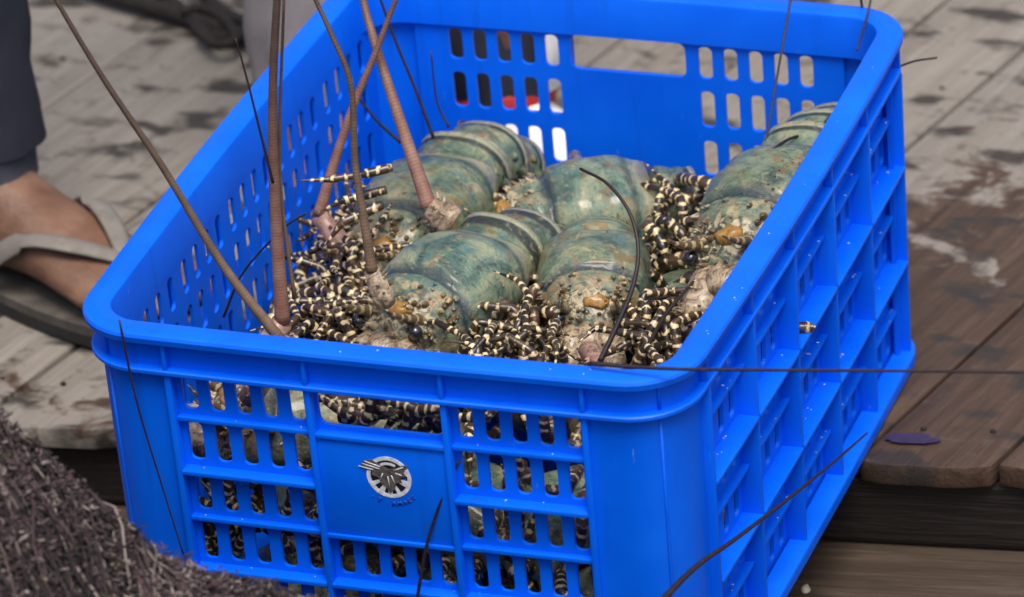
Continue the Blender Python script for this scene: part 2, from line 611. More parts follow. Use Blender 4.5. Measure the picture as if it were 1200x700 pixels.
INK = m_plain('violet ink stain', (0.028, 0.020, 0.062), 0.6, 0.3, 120)
CHIP = m_plain('bleached shell chip', (0.55, 0.50, 0.42), 0.6, 0.3, 200)
WATER = m_plain('dark harbour water', (0.010, 0.016, 0.018), 0.15, 0.3, 3)

# ------------------------------------------------------------------ setting: water, deck, beam, lower planks
mb = MB()
mb.box((-600, -600, -1.0), (600, 600, -0.55))
tag(mb.build('water', WATER, None, False), kind='structure')

PD = Vector((0.236, 0.972, 0)).normalized()       # run of the deck boards
PN = Vector((PD.y, -PD.x, 0))
gaps = [-2.2, -2.0, -1.8, -1.6, -1.42, -1.24, -1.06, -0.88, -0.72, -0.554, -0.375, -0.293, -0.19, -0.08, 0.02, 0.119, 0.3215, 0.415, 0.60, 0.79, 0.97, 1.16, 1.35, 1.55, 1.75, 1.95, 2.15]


def edge_v(u):
    """distance along the boards at which the worn deck edge cuts them"""
    a, b = Vector((-0.2109, 0.3039, 0)), Vector((0.5449, 0.384, 0))
    d = b - a
    # solve (u*PN + v*PD - a) x d = 0
    w = PN * u - a
    return -(w.x * d.y - w.y * d.x) / (PD.x * d.y - PD.y * d.x)


deck = empty('deck')
tag(deck, kind='structure')
rng = random.Random(5)
BM = Matrix((PD.to_4d(), (-PN).to_4d(), (0, 0, 1, 0), (0, 0, 0, 1))).transposed()
for a, b in zip(gaps, gaps[1:]):
    a2, b2 = a + 0.0016, b - 0.0016
    jit = rng.uniform(-0.006, 0.006)
    va, vb = edge_v(a2) + jit, edge_v(b2) + jit
    dz = -rng.uniform(0.0, 0.0022)
    th = 0.0175
    rows = []
    nx = 7
    far = 6.0
    m = MB()
    for (u, v0) in ((a2, va), (b2, vb)):
        pass
    # outline of the near end: slightly rounded, uneven
    near = []
    for i in range(nx):
        f = i / (nx - 1)
        e = (2 * f - 1)
        near.append((a2 + (b2 - a2) * f, va + (vb - va) * f + 0.006 * abs(e) ** 6 + rng.uniform(-0.0012, 0.0012)))
    top = [m.add((v, -u, dz)) for u, v in near]
    bot = [m.add((v, -u, dz - th)) for u, v in near]
    tf = [m.add((far, -u, dz)) for u, v in near]
    bf = [m.add((far, -u, dz - th)) for u, v in near]
    for i in range(nx - 1):
        m.face(top[i], top[i + 1], bot[i + 1], bot[i])
        m.face(tf[i], tf[i + 1], bf[i + 1], bf[i])
    for i in range(nx - 1):
        m.face(top[i], top[i + 1], tf[i + 1], tf[i])
        m.face(bot[i], bot[i + 1], bf[i + 1], bf[i])
    m.face(top[0], bot[0], bf[0], tf[0])
    m.face(top[-1], bot[-1], bf[-1], tf[-1])
    ob = m.build('plank', DECK, deck, True, None, 0.0028, 0.7)
    ob.matrix_world = BM

rn = random.Random(3)
for a, b in zip(gaps, gaps[1:]):
    if b < -0.7 or a > 0.7 or b - a < 0.07:
        continue
    for f in (0.25, 0.75):
        for dv in (0.055, 0.62):
            u = a + (b - a) * f
            p = PN * u + PD * (edge_v(u) + dv + rn.uniform(-0.01, 0.01))
            m = MB()
            m.tube([(p.x, p.y, -0.004), (p.x, p.y, -0.0004), (p.x, p.y, 0.0002)], [0.0022, 0.0022, 0.0015], 10)
            m.build('nail_head', ROPE, deck, False)
ED = Vector((0.7558, 0.080, 0)).normalized()       # run of the deck edge
EN = Vector((ED.y, -ED.x, 0))                      # outwards, towards the camera
EM = Matrix((ED.to_4d(), (-EN).to_4d(), (0, 0, 1, 0), (0, 0, 0, 1))).transposed()
EM.translation = Vector((-0.2109, 0.3039, 0))
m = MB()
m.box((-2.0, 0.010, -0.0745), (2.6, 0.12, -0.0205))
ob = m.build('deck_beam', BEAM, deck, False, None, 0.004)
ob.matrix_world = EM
low = empty('lower_staging')
tag(low, kind='structure')
y1 = 0.075
for i, w in enumerate((0.165, 0.19, 0.17, 0.2, 0.18, 0.19, 0.2)):
    m = MB()
    m.box((-2.2, y1 - w + 0.004, -0.105), (2.8, y1, -0.0765 - 0.002 * (i % 2)))
    ob = m.build('plank', LOWER, low, False, None, 0.004)
    ob.matrix_world = EM
    y1 -= w
m = MB()
m.box((0.03, 0.03, -0.0785), (0.40, 0.10, -0.0005))
tag(m.build('timber_block', LOWER, None, False, None, 0.003), 'rough brown timber block propping the front of the blue crate', 'timber')

# violet ink mark, chips on the wood
m = MB()
c = at(1066, 515, 2, 0.0)
ring = []
for k in range(48):
    a = 2 * math.pi * k / 48
    r = 0.92 + 0.32 * noise.noise(Vector((math.cos(a) * 1.6, math.sin(a) * 1.6, 4.2))) + 0.16 * noise.noise(Vector((math.cos(a) * 5, math.sin(a) * 5, 1.2)))
    ring.append(m.add((c.x + 0.021 * r * math.cos(a), c.y + 0.0085 * r * math.sin(a) + 0.1 * 0.021 * math.cos(a), 0.0007)))
m.face(*ring)
ob = m.build('ink_stain', INK, deck, False)


def chip(px, py, z, size, label, mat=CHIP, seed=0):
    r = random.Random(seed)
    m = MB()
    m.ball((0, 0, size * 0.3), (size, size * 0.6, size * 0.35), 10, 6)
    for v in m.v:
        v *= 1 + 0.25 * noise.noise(v * (2.2 / size) + Vector((seed, 0, 0)))
    mn = min(v.z for v in m.v)
    for v in m.v:
        v.z -= mn
    ob = m.build('shell_chip', mat)
    ob.location = at(px, py, 2, z)
    ob.rotation_euler.z = r.uniform(0, 3)
    tag(ob, label, 'shell chip')


chip(1075, 566, -0.0765, 0.007, 'small pale chip under the rounded plank end right of the crate', seed=2)
chip(944, 694, -0.0785, 0.006, 'white chip on the lower brown plank at the bottom edge', seed=5)

# ------------------------------------------------------------------ blue crate
W, L, H = 0.430, 0.5547, 0.2672
crate = empty('crate')
tag(crate, 'bright blue slotted plastic crate full of live spiny lobsters', 'crate')


def dfm(v):
    t = (H - v.z) / H
    sx = (v.x - W / 2) / (W / 2)
    sy = (v.y - L / 2) / (L / 2)
    x = v.x - 0.0035 * sx * t + 0.0055 * sx * math.sin(math.pi * min(max(v.y / L, 0), 1)) * (0.4 + 0.6 * (v.z / H))
    y = v.y - 0.0035 * sy * t + 0.0030 * sy * math.sin(math.pi * min(max(v.x / W, 0), 1)) * (v.z / H)
    return Vector((x, y, v.z))


def rrect(o, r, z, nc=9, ns=8):
    """rounded rectangle of the crate outline, inset by o"""
    r = max(r - o, 0.003)
    x0, x1, y0, y1_ = o, W - o, o, L - o
    pts = []
    cs = [((x1 - r, y0 + r), -90), ((x1 - r, y1_ - r), 0), ((x0 + r, y1_ - r), 90), ((x0 + r, y0 + r), 180)]
    for i, (c, a0) in enumerate(cs):
        for k in range(nc + 1):
            a = R(a0 + 90.0 * k / nc)
            pts.append(Vector((c[0] + r * math.cos(a), c[1] + r * math.sin(a), z)))
        c2, a2 = cs[(i + 1) % 4]
        a = R(a2)
        nxt = Vector((c2[0] + r * math.cos(a), c2[1] + r * math.sin(a), z))
        last = pts[-1]
        for k in range(1, ns):
            pts.append(last.lerp(nxt, k / ns))
    return pts


def sweep(profile, r):
    m = MB()
    loops = [rrect(o, r, z) for o, z in profile]
    loops.append(loops[0])
    m.rings(loops, None, False, False)
    return m


CR = 0.046
rim = sweep([(0.0, 0.2642), (0.0010, 0.2662), (0.003, 0.2672), (0.0170, 0.2672), (0.0192, 0.2662), (0.020, 0.2640), (0.020, 0.2340), (0.0165, 0.2340), (0.0165, 0.2376), (0.0100, 0.2376), (0.0095, 0.2602), (0.0008, 0.2600)], CR)
rim.build('rim', BLUE, crate, True, dfm, 0, 0.6)
fl = sweep([(0.0026, 0.2384), (0.0026, 0.2362), (0.0034, 0.2352), (0.0162, 0.2352), (0.0162, 0.2390), (0.0036, 0.2392)], CR)
fl.build('rim_flange', BLUE, crate, True, dfm, 0, 0.6)

SIDE = {
    'front': lambda u, v, o: Vector((u, o, v)),
    'back': lambda u, v, o: Vector((W - u, L - o, v)),
    'left': lambda u, v, o: Vector((o, u, v)),
    'right': lambda u, v, o: Vector((W - o, u, v)),
}
LEDGE = [0.2352, 0.2000, 0.1605, 0.1225, 0.0840, 0.0455, 0.0060]
ROWS = [(0.2055, 0.2310), (0.1665, 0.1955), (0.1275, 0.1555), (0.0890, 0.1180), (0.0505, 0.0790), (0.0120, 0.0410)]
O0, O1 = 0.0140, 0.0168


def cell(m, P, u0, u1, v0, v1, hole=None, rad=0.0042):
    O0, O1 = (0.0140, 0.0168) if cur in ('front', 'back') else (0.0172, 0.0198)
    for o in (O0, O1):
        if not hole:
            m.face(*[m.add(P(u, v, o)) for u, v in ((u0, v0), (u1, v0), (u1, v1), (u0, v1))])
    if not hole:
        return
    a0, a1, b0, b1 = hole
    inner, outer = [], []
    for (cx, cy, ang, ox, oy, first) in ((a1 - rad, b0 + rad, -90, u1, v0, 'x'), (a1 - rad, b1 - rad, 0, u1, v1, 'y'), (a0 + rad, b1 - rad, 90, u0, v1, 'x'), (a0 + rad, b0 + rad, 180, u0, v0, 'y')):
        pts = []
        for k in range(5):
            a = R(ang + 22.5 * k)
            pts.append((cx + rad * math.cos(a), cy + rad * math.sin(a)))
        inner += pts
        if first == 'x':
            outer += [(pts[0][0], oy), (ox, oy), (ox, oy), (ox, oy), (ox, pts[4][1])]
        else:
            outer += [(ox, pts[0][1]), (ox, oy), (ox, oy), (ox, oy), (pts[4][0], oy)]
    n = len(inner)
    idx = []
    for o in (O0, O1):
        ii = [m.add(P(u, v, o)) for u, v in inner]
        cache = {}
        oo = []
        for u, v in outer:
            key = (round(u, 6), round(v, 6))
            if key not in cache:
                cache[key] = m.add(P(u, v, o))
            oo.append(cache[key])
        for k in range(n):
            j = (k + 1) % n
            m.face(oo[k], oo[j], ii[j], ii[k])
        idx.append(ii)
    for k in range(n):
        j = (k + 1) % n
        m.face(idx[0][k], idx[0][j], idx[1][j], idx[1][k])


def slot_cols(m, P, u0, u1, n, row, v0, v1, w=0.0106):
    p = (u1 - u0) / n
    for i in range(n):
        a = u0 + i * p
        cu = a + p / 2
        cell(m, P, a, a + p, v0, v1, (cu - w / 2, cu + w / 2, row[0], row[1]))


ribs_f = [0.0690, 0.1685, 0.2635, 0.3600]
ribs_s = [0.0595 + 0.0915 * i for i in range(6)]
RH = 0.0021


def bar(name, P, u0, u1, v0, v1, o0, o1, bev=0.0008):
    m = MB()
    n = max(1, int((u1 - u0) / 0.03))
    ring = []
    for k in range(n + 1):
        u = u0 + (u1 - u0) * k / n
        ring.append([P(u, v0, o0), P(u, v1, o0), P(u, v1, o1), P(u, v0, o1)])
    m.rings(ring)
    return m.build(name, BLUE, walls[cur], True, dfm, bev, 0.5)


walls = {}
for cur in ('front', 'back'):
    P = SIDE[cur]
    m = MB()
    e0, e1 = ribs_f[0], ribs_f[3]
    cell(m, P, 0.052, e0, 0.0, 0.2352)
    cell(m, P, e1, 0.380, 0.0, 0.2352)
    bounds = LEDGE[:-1] + [0.0]
    for i in range(6):
        vt, vb = bounds[i], bounds[i + 1]
        slot_cols(m, P, ribs_f[0] + 0.002, ribs_f[1] - 0.002, 5, ROWS[i], vb, vt)
        slot_cols(m, P, ribs_f[2] + 0.002, ribs_f[3] - 0.002, 5, ROWS[i], vb, vt)
        if i == 0:
            cell(m, P, ribs_f[1] + 0.002, ribs_f[2] - 0.002, vb, vt, (ribs_f[1] + 0.0035, ribs_f[2] - 0.0035, 0.2050, 0.2325), 0.006)
        elif i in (1, 2):
            cell(m, P, ribs_f[1] + 0.002, ribs_f[2] - 0.002, vb, vt)
        else:
            slot_cols(m, P, ribs_f[1] + 0.002, ribs_f[2] - 0.002, 5, ROWS[i], vb, vt)
    for rr_ in ribs_f:
        cell(m, P, rr_ - 0.002 if rr_ != e0 else rr_, rr_ + 0.002 if rr_ != e1 else rr_, 0.0, 0.2352)
    walls[cur] = m.build('end_wall', BLUE, crate, False, dfm)
    for x in ribs_f:
        bar('vertical_rib', P, x - RH, x + RH, 0.004, 0.2350, 0.0050, O0 + 0.0004)
        bar('rim_rib', P, x - 0.0014, x + 0.0014, 0.2393, 0.2601, 0.0040, 0.0098, 0.0004)
    for i, z in enumerate(LEDGE[1:6]):
        wide = i % 2 == 1
        o = 0.0040 if wide else 0.0085
        for c_, (a, b) in enumerate(zip(ribs_f, ribs_f[1:])):
            if c_ == 1 and i == 1:
                continue
            oo = 0.0058 if c_ == 1 and i in (0, 2) else o
            bar('ledge', P, a + RH, b - RH, z - 0.0016, z + 0.0016, oo, O0 + 0.0004, 0.0006)
    # plate with the emblem
    bar('name_plate', P, ribs_f[1] + RH, ribs_f[2] - RH, LEDGE[3] + 0.0018, LEDGE[1] - 0.0018, 0.0078, O0 - 0.0003, 0.0005)

for cur in ('left', 'right'):
    P = SIDE[cur]
    m = MB()
    bounds = LEDGE[:-1] + [0.0]
    cell(m, P, 0.045, ribs_s[0], 0.0, 0.2352)
    cell(m, P, ribs_s[-1], L - 0.025, 0.0, 0.2352)
    for a, b in zip(ribs_s, ribs_s[1:]):
        for i in range(6):
            slot_cols(m, P, a + (0.002 if a != ribs_s[0] else 0), b - (0.002 if b != ribs_s[-1] else 0), 4, ROWS[i], bounds[i + 1], bounds[i], 0.0100)
    for y in ribs_s[1:-1]:
        cell(m, P, y - 0.002, y + 0.002, 0.0, 0.2352)
    walls[cur] = m.build('side_wall', BLUE, crate, False, dfm)
    for y in ribs_s:
        bar('vertical_rib', P, y - 0.0016, y + 0.0016, 0.004, 0.2350, 0.0030, 0.0176)
        bar('rim_rib', P, y - 0.0014, y + 0.0014, 0.2393, 0.2601, 0.0040, 0.0098, 0.0004)
    for a, b in zip(ribs_s, ribs_s[1:]):
        for i, z in enumerate(LEDGE[1:6]):
            wide = i % 2 == 1
            bar('ledge', P, a + 0.0016, b - 0.0016, z - 0.0015, z + 0.0015, 0.0020 if wide else 0.0105, 0.0176, 0.0006)

# corner posts: curved sheets from the front rib round to the first side rib
for name, cx, cy, sx, sy, yend in (('front left', 0, 0, 1, 1, 0.0595), ('front right', W, 0, -1, 1, 0.0595), ('back left', 0, L, 1, -1, L - 0.517), ('back right', W, L, -1, -1, L - 0.517)):
    m = MB()
    o, r = 0.0095, 0.036
    path = [(0.0690, o), (0.060, o)]
    for k in range(9):
        a = R(270 - 90 * k / 8)
        path.append((o + r + r * math.cos(a), o + r + r * math.sin(a)))
    path.append((o, max(yend, o + r + 0.001)))
    ringl = []
    for (a, b) in path:
        na = 0.0035
        # inward normal towards the crate middle corner
        d = Vector((o + r - a, o + r - b, 0))
        if a >= o + r:
            d = Vector((0, 1, 0))
        if b > o + r:
            d = Vector((1, 0, 0))
        d = d.normalized() * na
        p0 = Vector((cx + sx * a, cy + sy * b, 0))
        p1 = Vector((cx + sx * (a + d.x), cy + sy * (b + d.y), 0))
        ringl.append([p0 + Vector((0, 0, 0.003)), p0 + Vector((0, 0, 0.2352)), p1 + Vector((0, 0, 0.2352)), p1 + Vector((0, 0, 0.003))])
    m.rings(ringl)
    post = m.build('corner_post', BLUE, crate, True, dfm, 0, 0.6)
    # thin raised moulding line down the post
    m = MB()
    ax = 0.0225
    ay = o + r - math.sqrt(max(r * r - (o + r - ax) ** 2, 0))
    p = Vector((cx + sx * ax, cy + sy * ay, 0))
    m.tube([p + Vector((0, 0, z)) for z in (0.004, 0.08, 0.16, 0.2345)], 0.0011, 6)
    m.tube([p + Vector((0, 0, z)) for z in (0.2395, 0.2598)], 0.0012, 6)
    m.build('moulding_line', BLUE, post, True, dfm)

m = sweep([(-0.001, 0.0085), (-0.0005, 0.0100), (0.0005, 0.0104), (0.0150, 0.0104), (0.0165, 0.0), (0.001, 0.0), (-0.0008, 0.0012)], CR)
m.build('base_skirt', BLUE, crate, True, dfm, 0, 0.6)
m = MB()
m.box((0.015, 0.015, 0.001), (W - 0.015, L - 0.015, 0.0045))
m.build('base', BLUE, crate, False, dfm)

# emblem printed on the front plate, and relief lettering below it
EC = Vector((0.2195, 0.0076, 0.1730))
cur = 'front'
plate = [o for o in walls['front'].children if o.name.startswith('name_plate')][0]


def flat_poly(m, pts, y0, y1_):
    a = [m.add((EC.x + x, y0, EC.z + z)) for x, z in pts]
    b = [m.add((EC.x + x, y1_, EC.z + z)) for x, z in pts]
    m.face(*a)
    m.face(*b[::-1])
    for k in range(len(pts)):
        j = (k + 1) % len(pts)
        m.face(a[k], a[j], b[j], b[k])


YP = 0.0078 + 0.0002
m = MB()
N = 40
ER = 0.0157
rr0 = []
for r, y in ((ER, YP), (ER, YP - 0.0006), (ER - 0.0026, YP - 0.0006), (ER - 0.0026, YP)):
    rr0.append([Vector((EC.x + r * math.cos(2 * math.pi * k / N), y, EC.z + r * math.sin(2 * math.pi * k / N))) for k in range(N)])
m.rings(rr0, None, False, False)
emb = m.build('emblem', EMW, plate, True, dfm, 0, 0.6)
m = MB()
flat_poly(m, [(0.0130 * math.cos(2 * math.pi * k / N), 0.0130 * math.sin(2 * math.pi * k / N)) for k in range(N)], YP - 0.0002, YP)
m.build('emblem_field', EMD, emb, False, dfm)
m = MB()   # pale spokes and scrolls round the bird
for a0, a1, r0, r1 in ((200, 214, 0.003, 0.0135), (232, 250, 0.004, 0.0135), (262, 276, 0.006, 0.0135), (292, 304, 0.005, 0.0135), (330, 352, 0.006, 0.0135), (10, 24, 0.008, 0.0135), (60, 120, 0.0095, 0.0112)):
    pts = []
    for k in range(7):
        a = R(a0 + (a1 - a0) * k / 6)
        pts.append((r1 * math.cos(a), r1 * math.sin(a)))
    for k in range(7):
        a = R(a1 + (a0 - a1) * k / 6)
        pts.append((r0 * math.cos(a), r0 * math.sin(a)))
    flat_poly(m, pts, YP - 0.0005, YP - 0.0001)
m.build('emblem_scroll', EMW, emb, False, dfm)
m = MB()   # spread bird
flat_poly(m, [(-0.0190, 0.0085), (-0.0150, 0.0120), (-0.0105, 0.0125), (-0.0050, 0.0085), (0.0, 0.0062), (0.0055, 0.0075), (0.0110, 0.0105), (0.0145, 0.0100), (0.0105, 0.0050), (0.0125, 0.0020), (0.0080, 0.0005), (0.0090, -0.0030), (0.0050, -0.0035), (0.0035, -0.0085), (0.0, -0.0125), (-0.0025, -0.0080), (-0.0060, -0.0050), (-0.0075, -0.0005), (-0.0120, 0.0010), (-0.0115, 0.0042), (-0.0170, 0.0045)], YP - 0.0009, YP - 0.0003)
m.build('emblem_bird', EMB, emb, False, dfm)
m = MB()
for (x0, z0, x1, z1) in ((-0.018, 0.0090, -0.006, 0.0062), (-0.016, 0.0110, -0.005, 0.0078), (0.004, 0.0060, 0.011, 0.0092), (-0.004, 0.003, -0.006, -0.002), (0.002, 0.002, 0.004, -0.004), (-0.0205, 0.0068, -0.0105, 0.0050), (-0.0005, 0.001, 0.0, -0.008), (0.005, 0.004, 0.0095, 0.0028)):
    m.tube([(EC.x + x0, YP - 0.0010, EC.z + z0), (EC.x + x1, YP - 0.0010, EC.z + z1)], 0.00035, 5)
m.build('emblem_feather', EMW, emb, True, dfm)
m = MB()   # worn, unreadable relief letters in an arc
strokes = {232: [(-0.3, 0, 0.3, 0)], 246: [(-1, 1, 1, 1), (0, 1, 0, -1)], 262: [(-0.2, -0.2, 0.2, -0.2)], 274: [(-0.8, -1, 0, 1), (0, 1, 0.8, -1), (-0.4, -0.2, 0.4, -0.2)],
           285: [(-0.8, -1, -0.6, 1), (-0.6, 1, 0, -0.4), (0, -0.4, 0.6, 1), (0.6, 1, 0.8, -1)], 296: [(-0.7, -1, 0, 1), (0, 1, 0.7, -1)], 306: [(-0.6, -1, -0.6, 1), (-0.6, 1, 0.5, 0.6), (0.5, 0.6, -0.5, 0), (-0.5, 0, 0.6, -1)], 317: [(-0.7, 1, 0, 0), (0.7, 1, 0, 0), (0, 0, 0, -1)]}
for a, st in strokes.items():
    cx_, cz_ = 0.0215 * math.cos(R(a)), 0.0205 * math.sin(R(a))
    tx, tz = -math.sin(R(a)), math.cos(R(a))
    ux, uz = -math.cos(R(a)), -math.sin(R(a))
    for (x0, z0, x1, z1) in st:
        k = 0.0017
        p0 = Vector((EC.x + cx_ + (tx * x0 + ux * z0) * k, YP - 0.0003, EC.z + cz_ + (tz * x0 + uz * z0) * k))
        p1 = Vector((EC.x + cx_ + (tx * x1 + ux * z1) * k, YP - 0.0003, EC.z + cz_ + (tz * x1 + uz * z1) * k))
        m.tube([p0, p1], 0.0005, 5)
k_ = m_plain('dark blue print', (0.002, 0.045, 0.33), 0.45, 0.2, 200)
m.build('emblem_lettering', k_, emb, True, dfm)


# ------------------------------------------------------------------ spiny lobsters
def clampw(p, pad=0.0):
    return Vector((min(max(p.x, 0.026 + pad), W - 0.026 - pad), min(max(p.y, 0.026 + pad), L - 0.026 - pad), max(p.z, 0.010 + pad)))


CW = [(0, .030), (.06, .0335), (.2, .0372), (.42, .0395), (.58, .0375), (.62, .037), (.75, .0325), (.88, .0260), (1, .0180)]
CH = [(0, .046), (.06, .0515), (.2, .0585), (.42, .0625), (.55, .0610), (.60, .0580), (.66, .0590), (.78, .0545), (.90, .0470), (1, .0350)]


def carapace_pt(s, ph, sc=1.0):
    """ph = 0 at the top, +-pi at the belly"""
    w, h = lerp_table(CW, s) * 1.09, lerp_table(CH, s)
    x = -0.056 + 0.116 * s
    cs, sn = math.cos(ph), math.sin(ph)
    e = 0.86
    yy = w * math.copysign(abs(sn) ** e, sn)
    zc = 0.022
    zz = zc + (h - zc) * math.copysign(abs(cs) ** e, cs) if cs > 0 else zc + 0.020 * math.copysign(abs(cs) ** 0.7, cs)
    x -= 0.010 * (abs(sn) ** 2) * (1 if s < 0.5 else 0.4)       # the rear margin sweeps round the flanks
    return Vector((x, yy, zz))


def lobster(label, loc, yaw, pitch=0, roll=0, scale=1.0, curl=14, seed=0, shell=None, tail=None, legmat=None, antennae=(), nleg=5, horns=True, raise_=0.0, legs=True, world_legs=(), spread=1.0, tailyaw=0.0, feelers=(), bare=(), ang0=6):
    r = random.Random(seed)
    shell = shell or SHELL
    tail = tail or TAIL
    legmat = legmat or LEG
    M = Matrix.Translation(loc) @ Matrix.Rotation(R(yaw), 4, 'Z') @ Matrix.Rotation(R(-pitch), 4, 'Y') @ Matrix.Rotation(R(roll), 4, 'X') @ Matrix.Scale(scale, 4)
    root = empty('spiny_lobster', M)
    tag(root, label, 'lobster', 'live spiny lobsters heaped in the blue crate')
    MI = M.inverted()
    inside = lambda v: MI @ clampw(M @ v)

    # carapace
    m = MB()
    ns, nr = 46, 40
    rings, sv = [], []
    so = Vector((seed * 3.1, seed * 1.7, 0))
    idx = []
    for i in range(ns + 1):
        s = i / ns
        ring = []
        row = []
        for j in range(nr):
            ph = -math.pi + 2 * math.pi * j / nr
            p = carapace_pt(s, ph)
            up = max(0.0, math.cos(ph))
            sg = 0.60 + 0.10 * (1 - up) - 0.035 * up
            nrm = Vector((0, math.sin(ph), math.cos(ph)))
            dent = -0.0040 * math.exp(-((s - sg) / 0.022) ** 2) * (0.25 + up)
            dent += -0.0020 * math.exp(-((s - 0.055) / 0.014) ** 2)
            if s > 0.6:
                dent += 0.0016 * noise.noise(p * 120 + so) + 0.0010 * noise.noise(p * 300 + so)
            else:
                dent += 0.0012 * noise.noise(p * 50 + so) + 0.0006 * noise.noise(p * 150 + so)
            p = p + nrm * dent
            # pattern coordinate follows the groove
            row.append(m.add(p, s + (0.585 - sg)))
        idx.append(row)
    for a, b in zip(idx, idx[1:]):
        for j in range(nr):
            m.face(a[j], a[(j + 1) % nr], b[(j + 1) % nr], b[j])
    m.face(*idx[0][::-1])
    m.face(*idx[-1])
    # spines: rows over the front, a few behind the groove
    for k in range(74):
        s = r.uniform(0.62, 0.97) if k < 46 else r.uniform(0.15, 0.6)
        ph = r.uniform(-1.35, 1.35)
        p = carapace_pt(s, ph)
        hgt = r.uniform(0.0030, 0.0062) if k < 46 else r.uniform(0.0012, 0.0026)
        m.cone(p - Vector((0, math.sin(ph), math.cos(ph))) * 0.0006, (0.9, math.sin(ph) * 0.8, math.cos(ph) * 0.8), hgt * 0.42, hgt, 6, s)
    m.build('carapace', shell, root, True, inside)
    m = MB()
    for k in range(34):
        s = r.uniform(0.64, 0.98)
        ph = r.choice((-1, 1)) * r.choice((0.28, 0.55, 0.85, 1.15)) + r.uniform(-0.08, 0.08)
        p = carapace_pt(s, ph)
        hgt = r.uniform(0.005, 0.0095)
        m.cone(p - Vector((0, math.sin(ph), math.cos(ph))) * 0.0008, (0.9, math.sin(ph) * 0.9, math.cos(ph) * 0.9), hgt * 0.34, hgt, 7, s)
    m.build('spine_row', HORN, root, True, inside)
    # amber plate on the brow, mottled stalks of the antennae before it
    m = MB()
    p = carapace_pt(0.85, 0.10)
    m.ball(p, (0.0062, 0.0098, 0.0046), 20, 12, 1)
    for v in m.v:
        v += Vector((0.0022 * noise.noise(v * 130 + so), 0.0022 * noise.noise(v * 140 - so), 0.0022 * noise.noise(v * 200 + so)))
    m.build('amber_plate', ORANGE, root)
    for sgn in (-1, 1):
        m = MB()
        q0 = Vector((0.048, sgn * 0.011, 0.027))
        q1 = Vector((0.094, sgn * 0.017, 0.018))
        m.tube([q0, q0.lerp(q1, 0.3), q0.lerp(q1, 0.42), q0.lerp(q1, 0.45), q0.lerp(q1, 0.72), q0.lerp(q1, 0.78), q0.lerp(q1, 0.80), q1], [0.0115, 0.0130, 0.0128, 0.0112, 0.0118, 0.0112, 0.0095, 0.0080], 14)
        for v in m.v:
            v += Vector((0, 0, 0.0016 * noise.noise(v * 190 + so)))
        for k in range(20):
            f = r.uniform(0.05, 0.95)
            a = r.uniform(-1.4, 1.4)
            nn = Vector((0, math.sin(a), math.cos(a)))
            m.cone(q0.lerp(q1, f) + nn * 0.0100, nn + Vector((0.8, 0, 0)), 0.0018, 0.0056, 5)
        m.build('antenna_stalk', FACE, root, True, inside)
    m = MB()
    m.ball((0.058, 0, 0.030), (0.016, 0.014, 0.010), 14, 8)
    for v in m.v:
        v += Vector((0, 0, 0.002 * noise.noise(v * 160 + so)))
    m.build('brow_plate', FACE, root, True, inside)
    if horns:
        for sgn in (-1, 1):
            m = MB()
            p = carapace_pt(0.87, sgn * 0.60)
            pts = catmull([p - Vector((0.004, 0, 0.003)), p + Vector((0.008, sgn * 0.001, 0.006)), p + Vector((0.020, sgn * 0.002, 0.016)), p + Vector((0.028, sgn * 0.001, 0.026))], 4)
            m.tube(pts, [0.0052 * (1 - 0.93 * (i / (len(pts) - 1)) ** 0.9) for i in range(len(pts))], 8)
            m.build('horn', HORN, root)
            m = MB()
            p = carapace_pt(0.93, sgn * 0.85) + Vector((0.003, sgn * 0.003, 0.004))
            m.ball(p, (0.0048, 0.0048, 0.0052), 12, 9)
            eye = m.build('eye', EYE, root)
            m = MB()
            m.tube([p - Vector((0.010, sgn * 0.003, 0.004)), p - Vector((0.003, 0, 0.001))], [0.003, 0.0036], 8)
            m.build('eye_stalk', shell, eye)
    # tail segments
    ang = R(ang0)
    ty = 0.0
    pos = Vector((-0.050, 0, 0.0))
    nseg = 6
    for k in range(nseg):
        ln = 0.0215 - 0.0010 * k
        w = 0.0330 - 0.0016 * k
        h = 0.0490 - 0.0030 * k
        dirv = Vector((-math.cos(ang) * math.cos(ty), math.sin(ty), -math.sin(ang) + raise_ * 0.0))
        dirv = Vector((-math.cos(ang) * math.cos(ty), -math.cos(ang) * math.sin(ty), -math.sin(ang)))
        upv = Vector((-math.sin(ang) * math.cos(ty), -math.sin(ang) * math.sin(ty), math.cos(ang)))
        side = dirv.cross(upv).normalized()
        m = MB()
        rings, sv = [], []
        nl = 9
        for i in range(nl + 1):
            f = i / nl
            fl_ = 0.94 + 0.075 * f - 0.035 * math.exp(-((f - 0.42) / 0.08) ** 2) + 0.018 * max(0, f - 0.86) / 0.14
            ring = []
            for j in range(30):
                ph = -math.pi + 2 * math.pi * j / 30
                cs, sn = math.cos(ph), math.sin(ph)
                yy = w * fl_ * math.copysign(abs(sn) ** 0.85, sn)
                zz = (0.017 + (h * fl_ - 0.017) * abs(cs) ** 0.85) if cs > 0 else 0.017 - 0.012 * abs(cs) ** 0.6
                sweepb = 0.005 * abs(sn) ** 2
                ring.append(pos + dirv * (f * ln * 1.22 - 0.003 + sweepb) + side * yy + upv * zz)
            rings.append(ring)
            sv.append(1 - f)
        m.rings(rings, sv)
        for sgn in (-1, 1):      # pleural points, cream tipped
            p = pos + dirv * (ln * 0.75) + side * sgn * w * 0.97 + upv * 0.018
            m.cone(p, side * sgn * 0.5 - upv * 0.8 + dirv * 0.5, 0.0042, 0.014, 8, 2.0)
            m.ball(pos + dirv * (ln * 0.62) + side * sgn * w * 0.93 + upv * 0.0265, 0.0030, 8, 6, 2.0)
        m.build('tail_segment', tail, root, True, inside)
        pos = pos + dirv * ln
        ang += R(curl)
        ty += R(tailyaw)
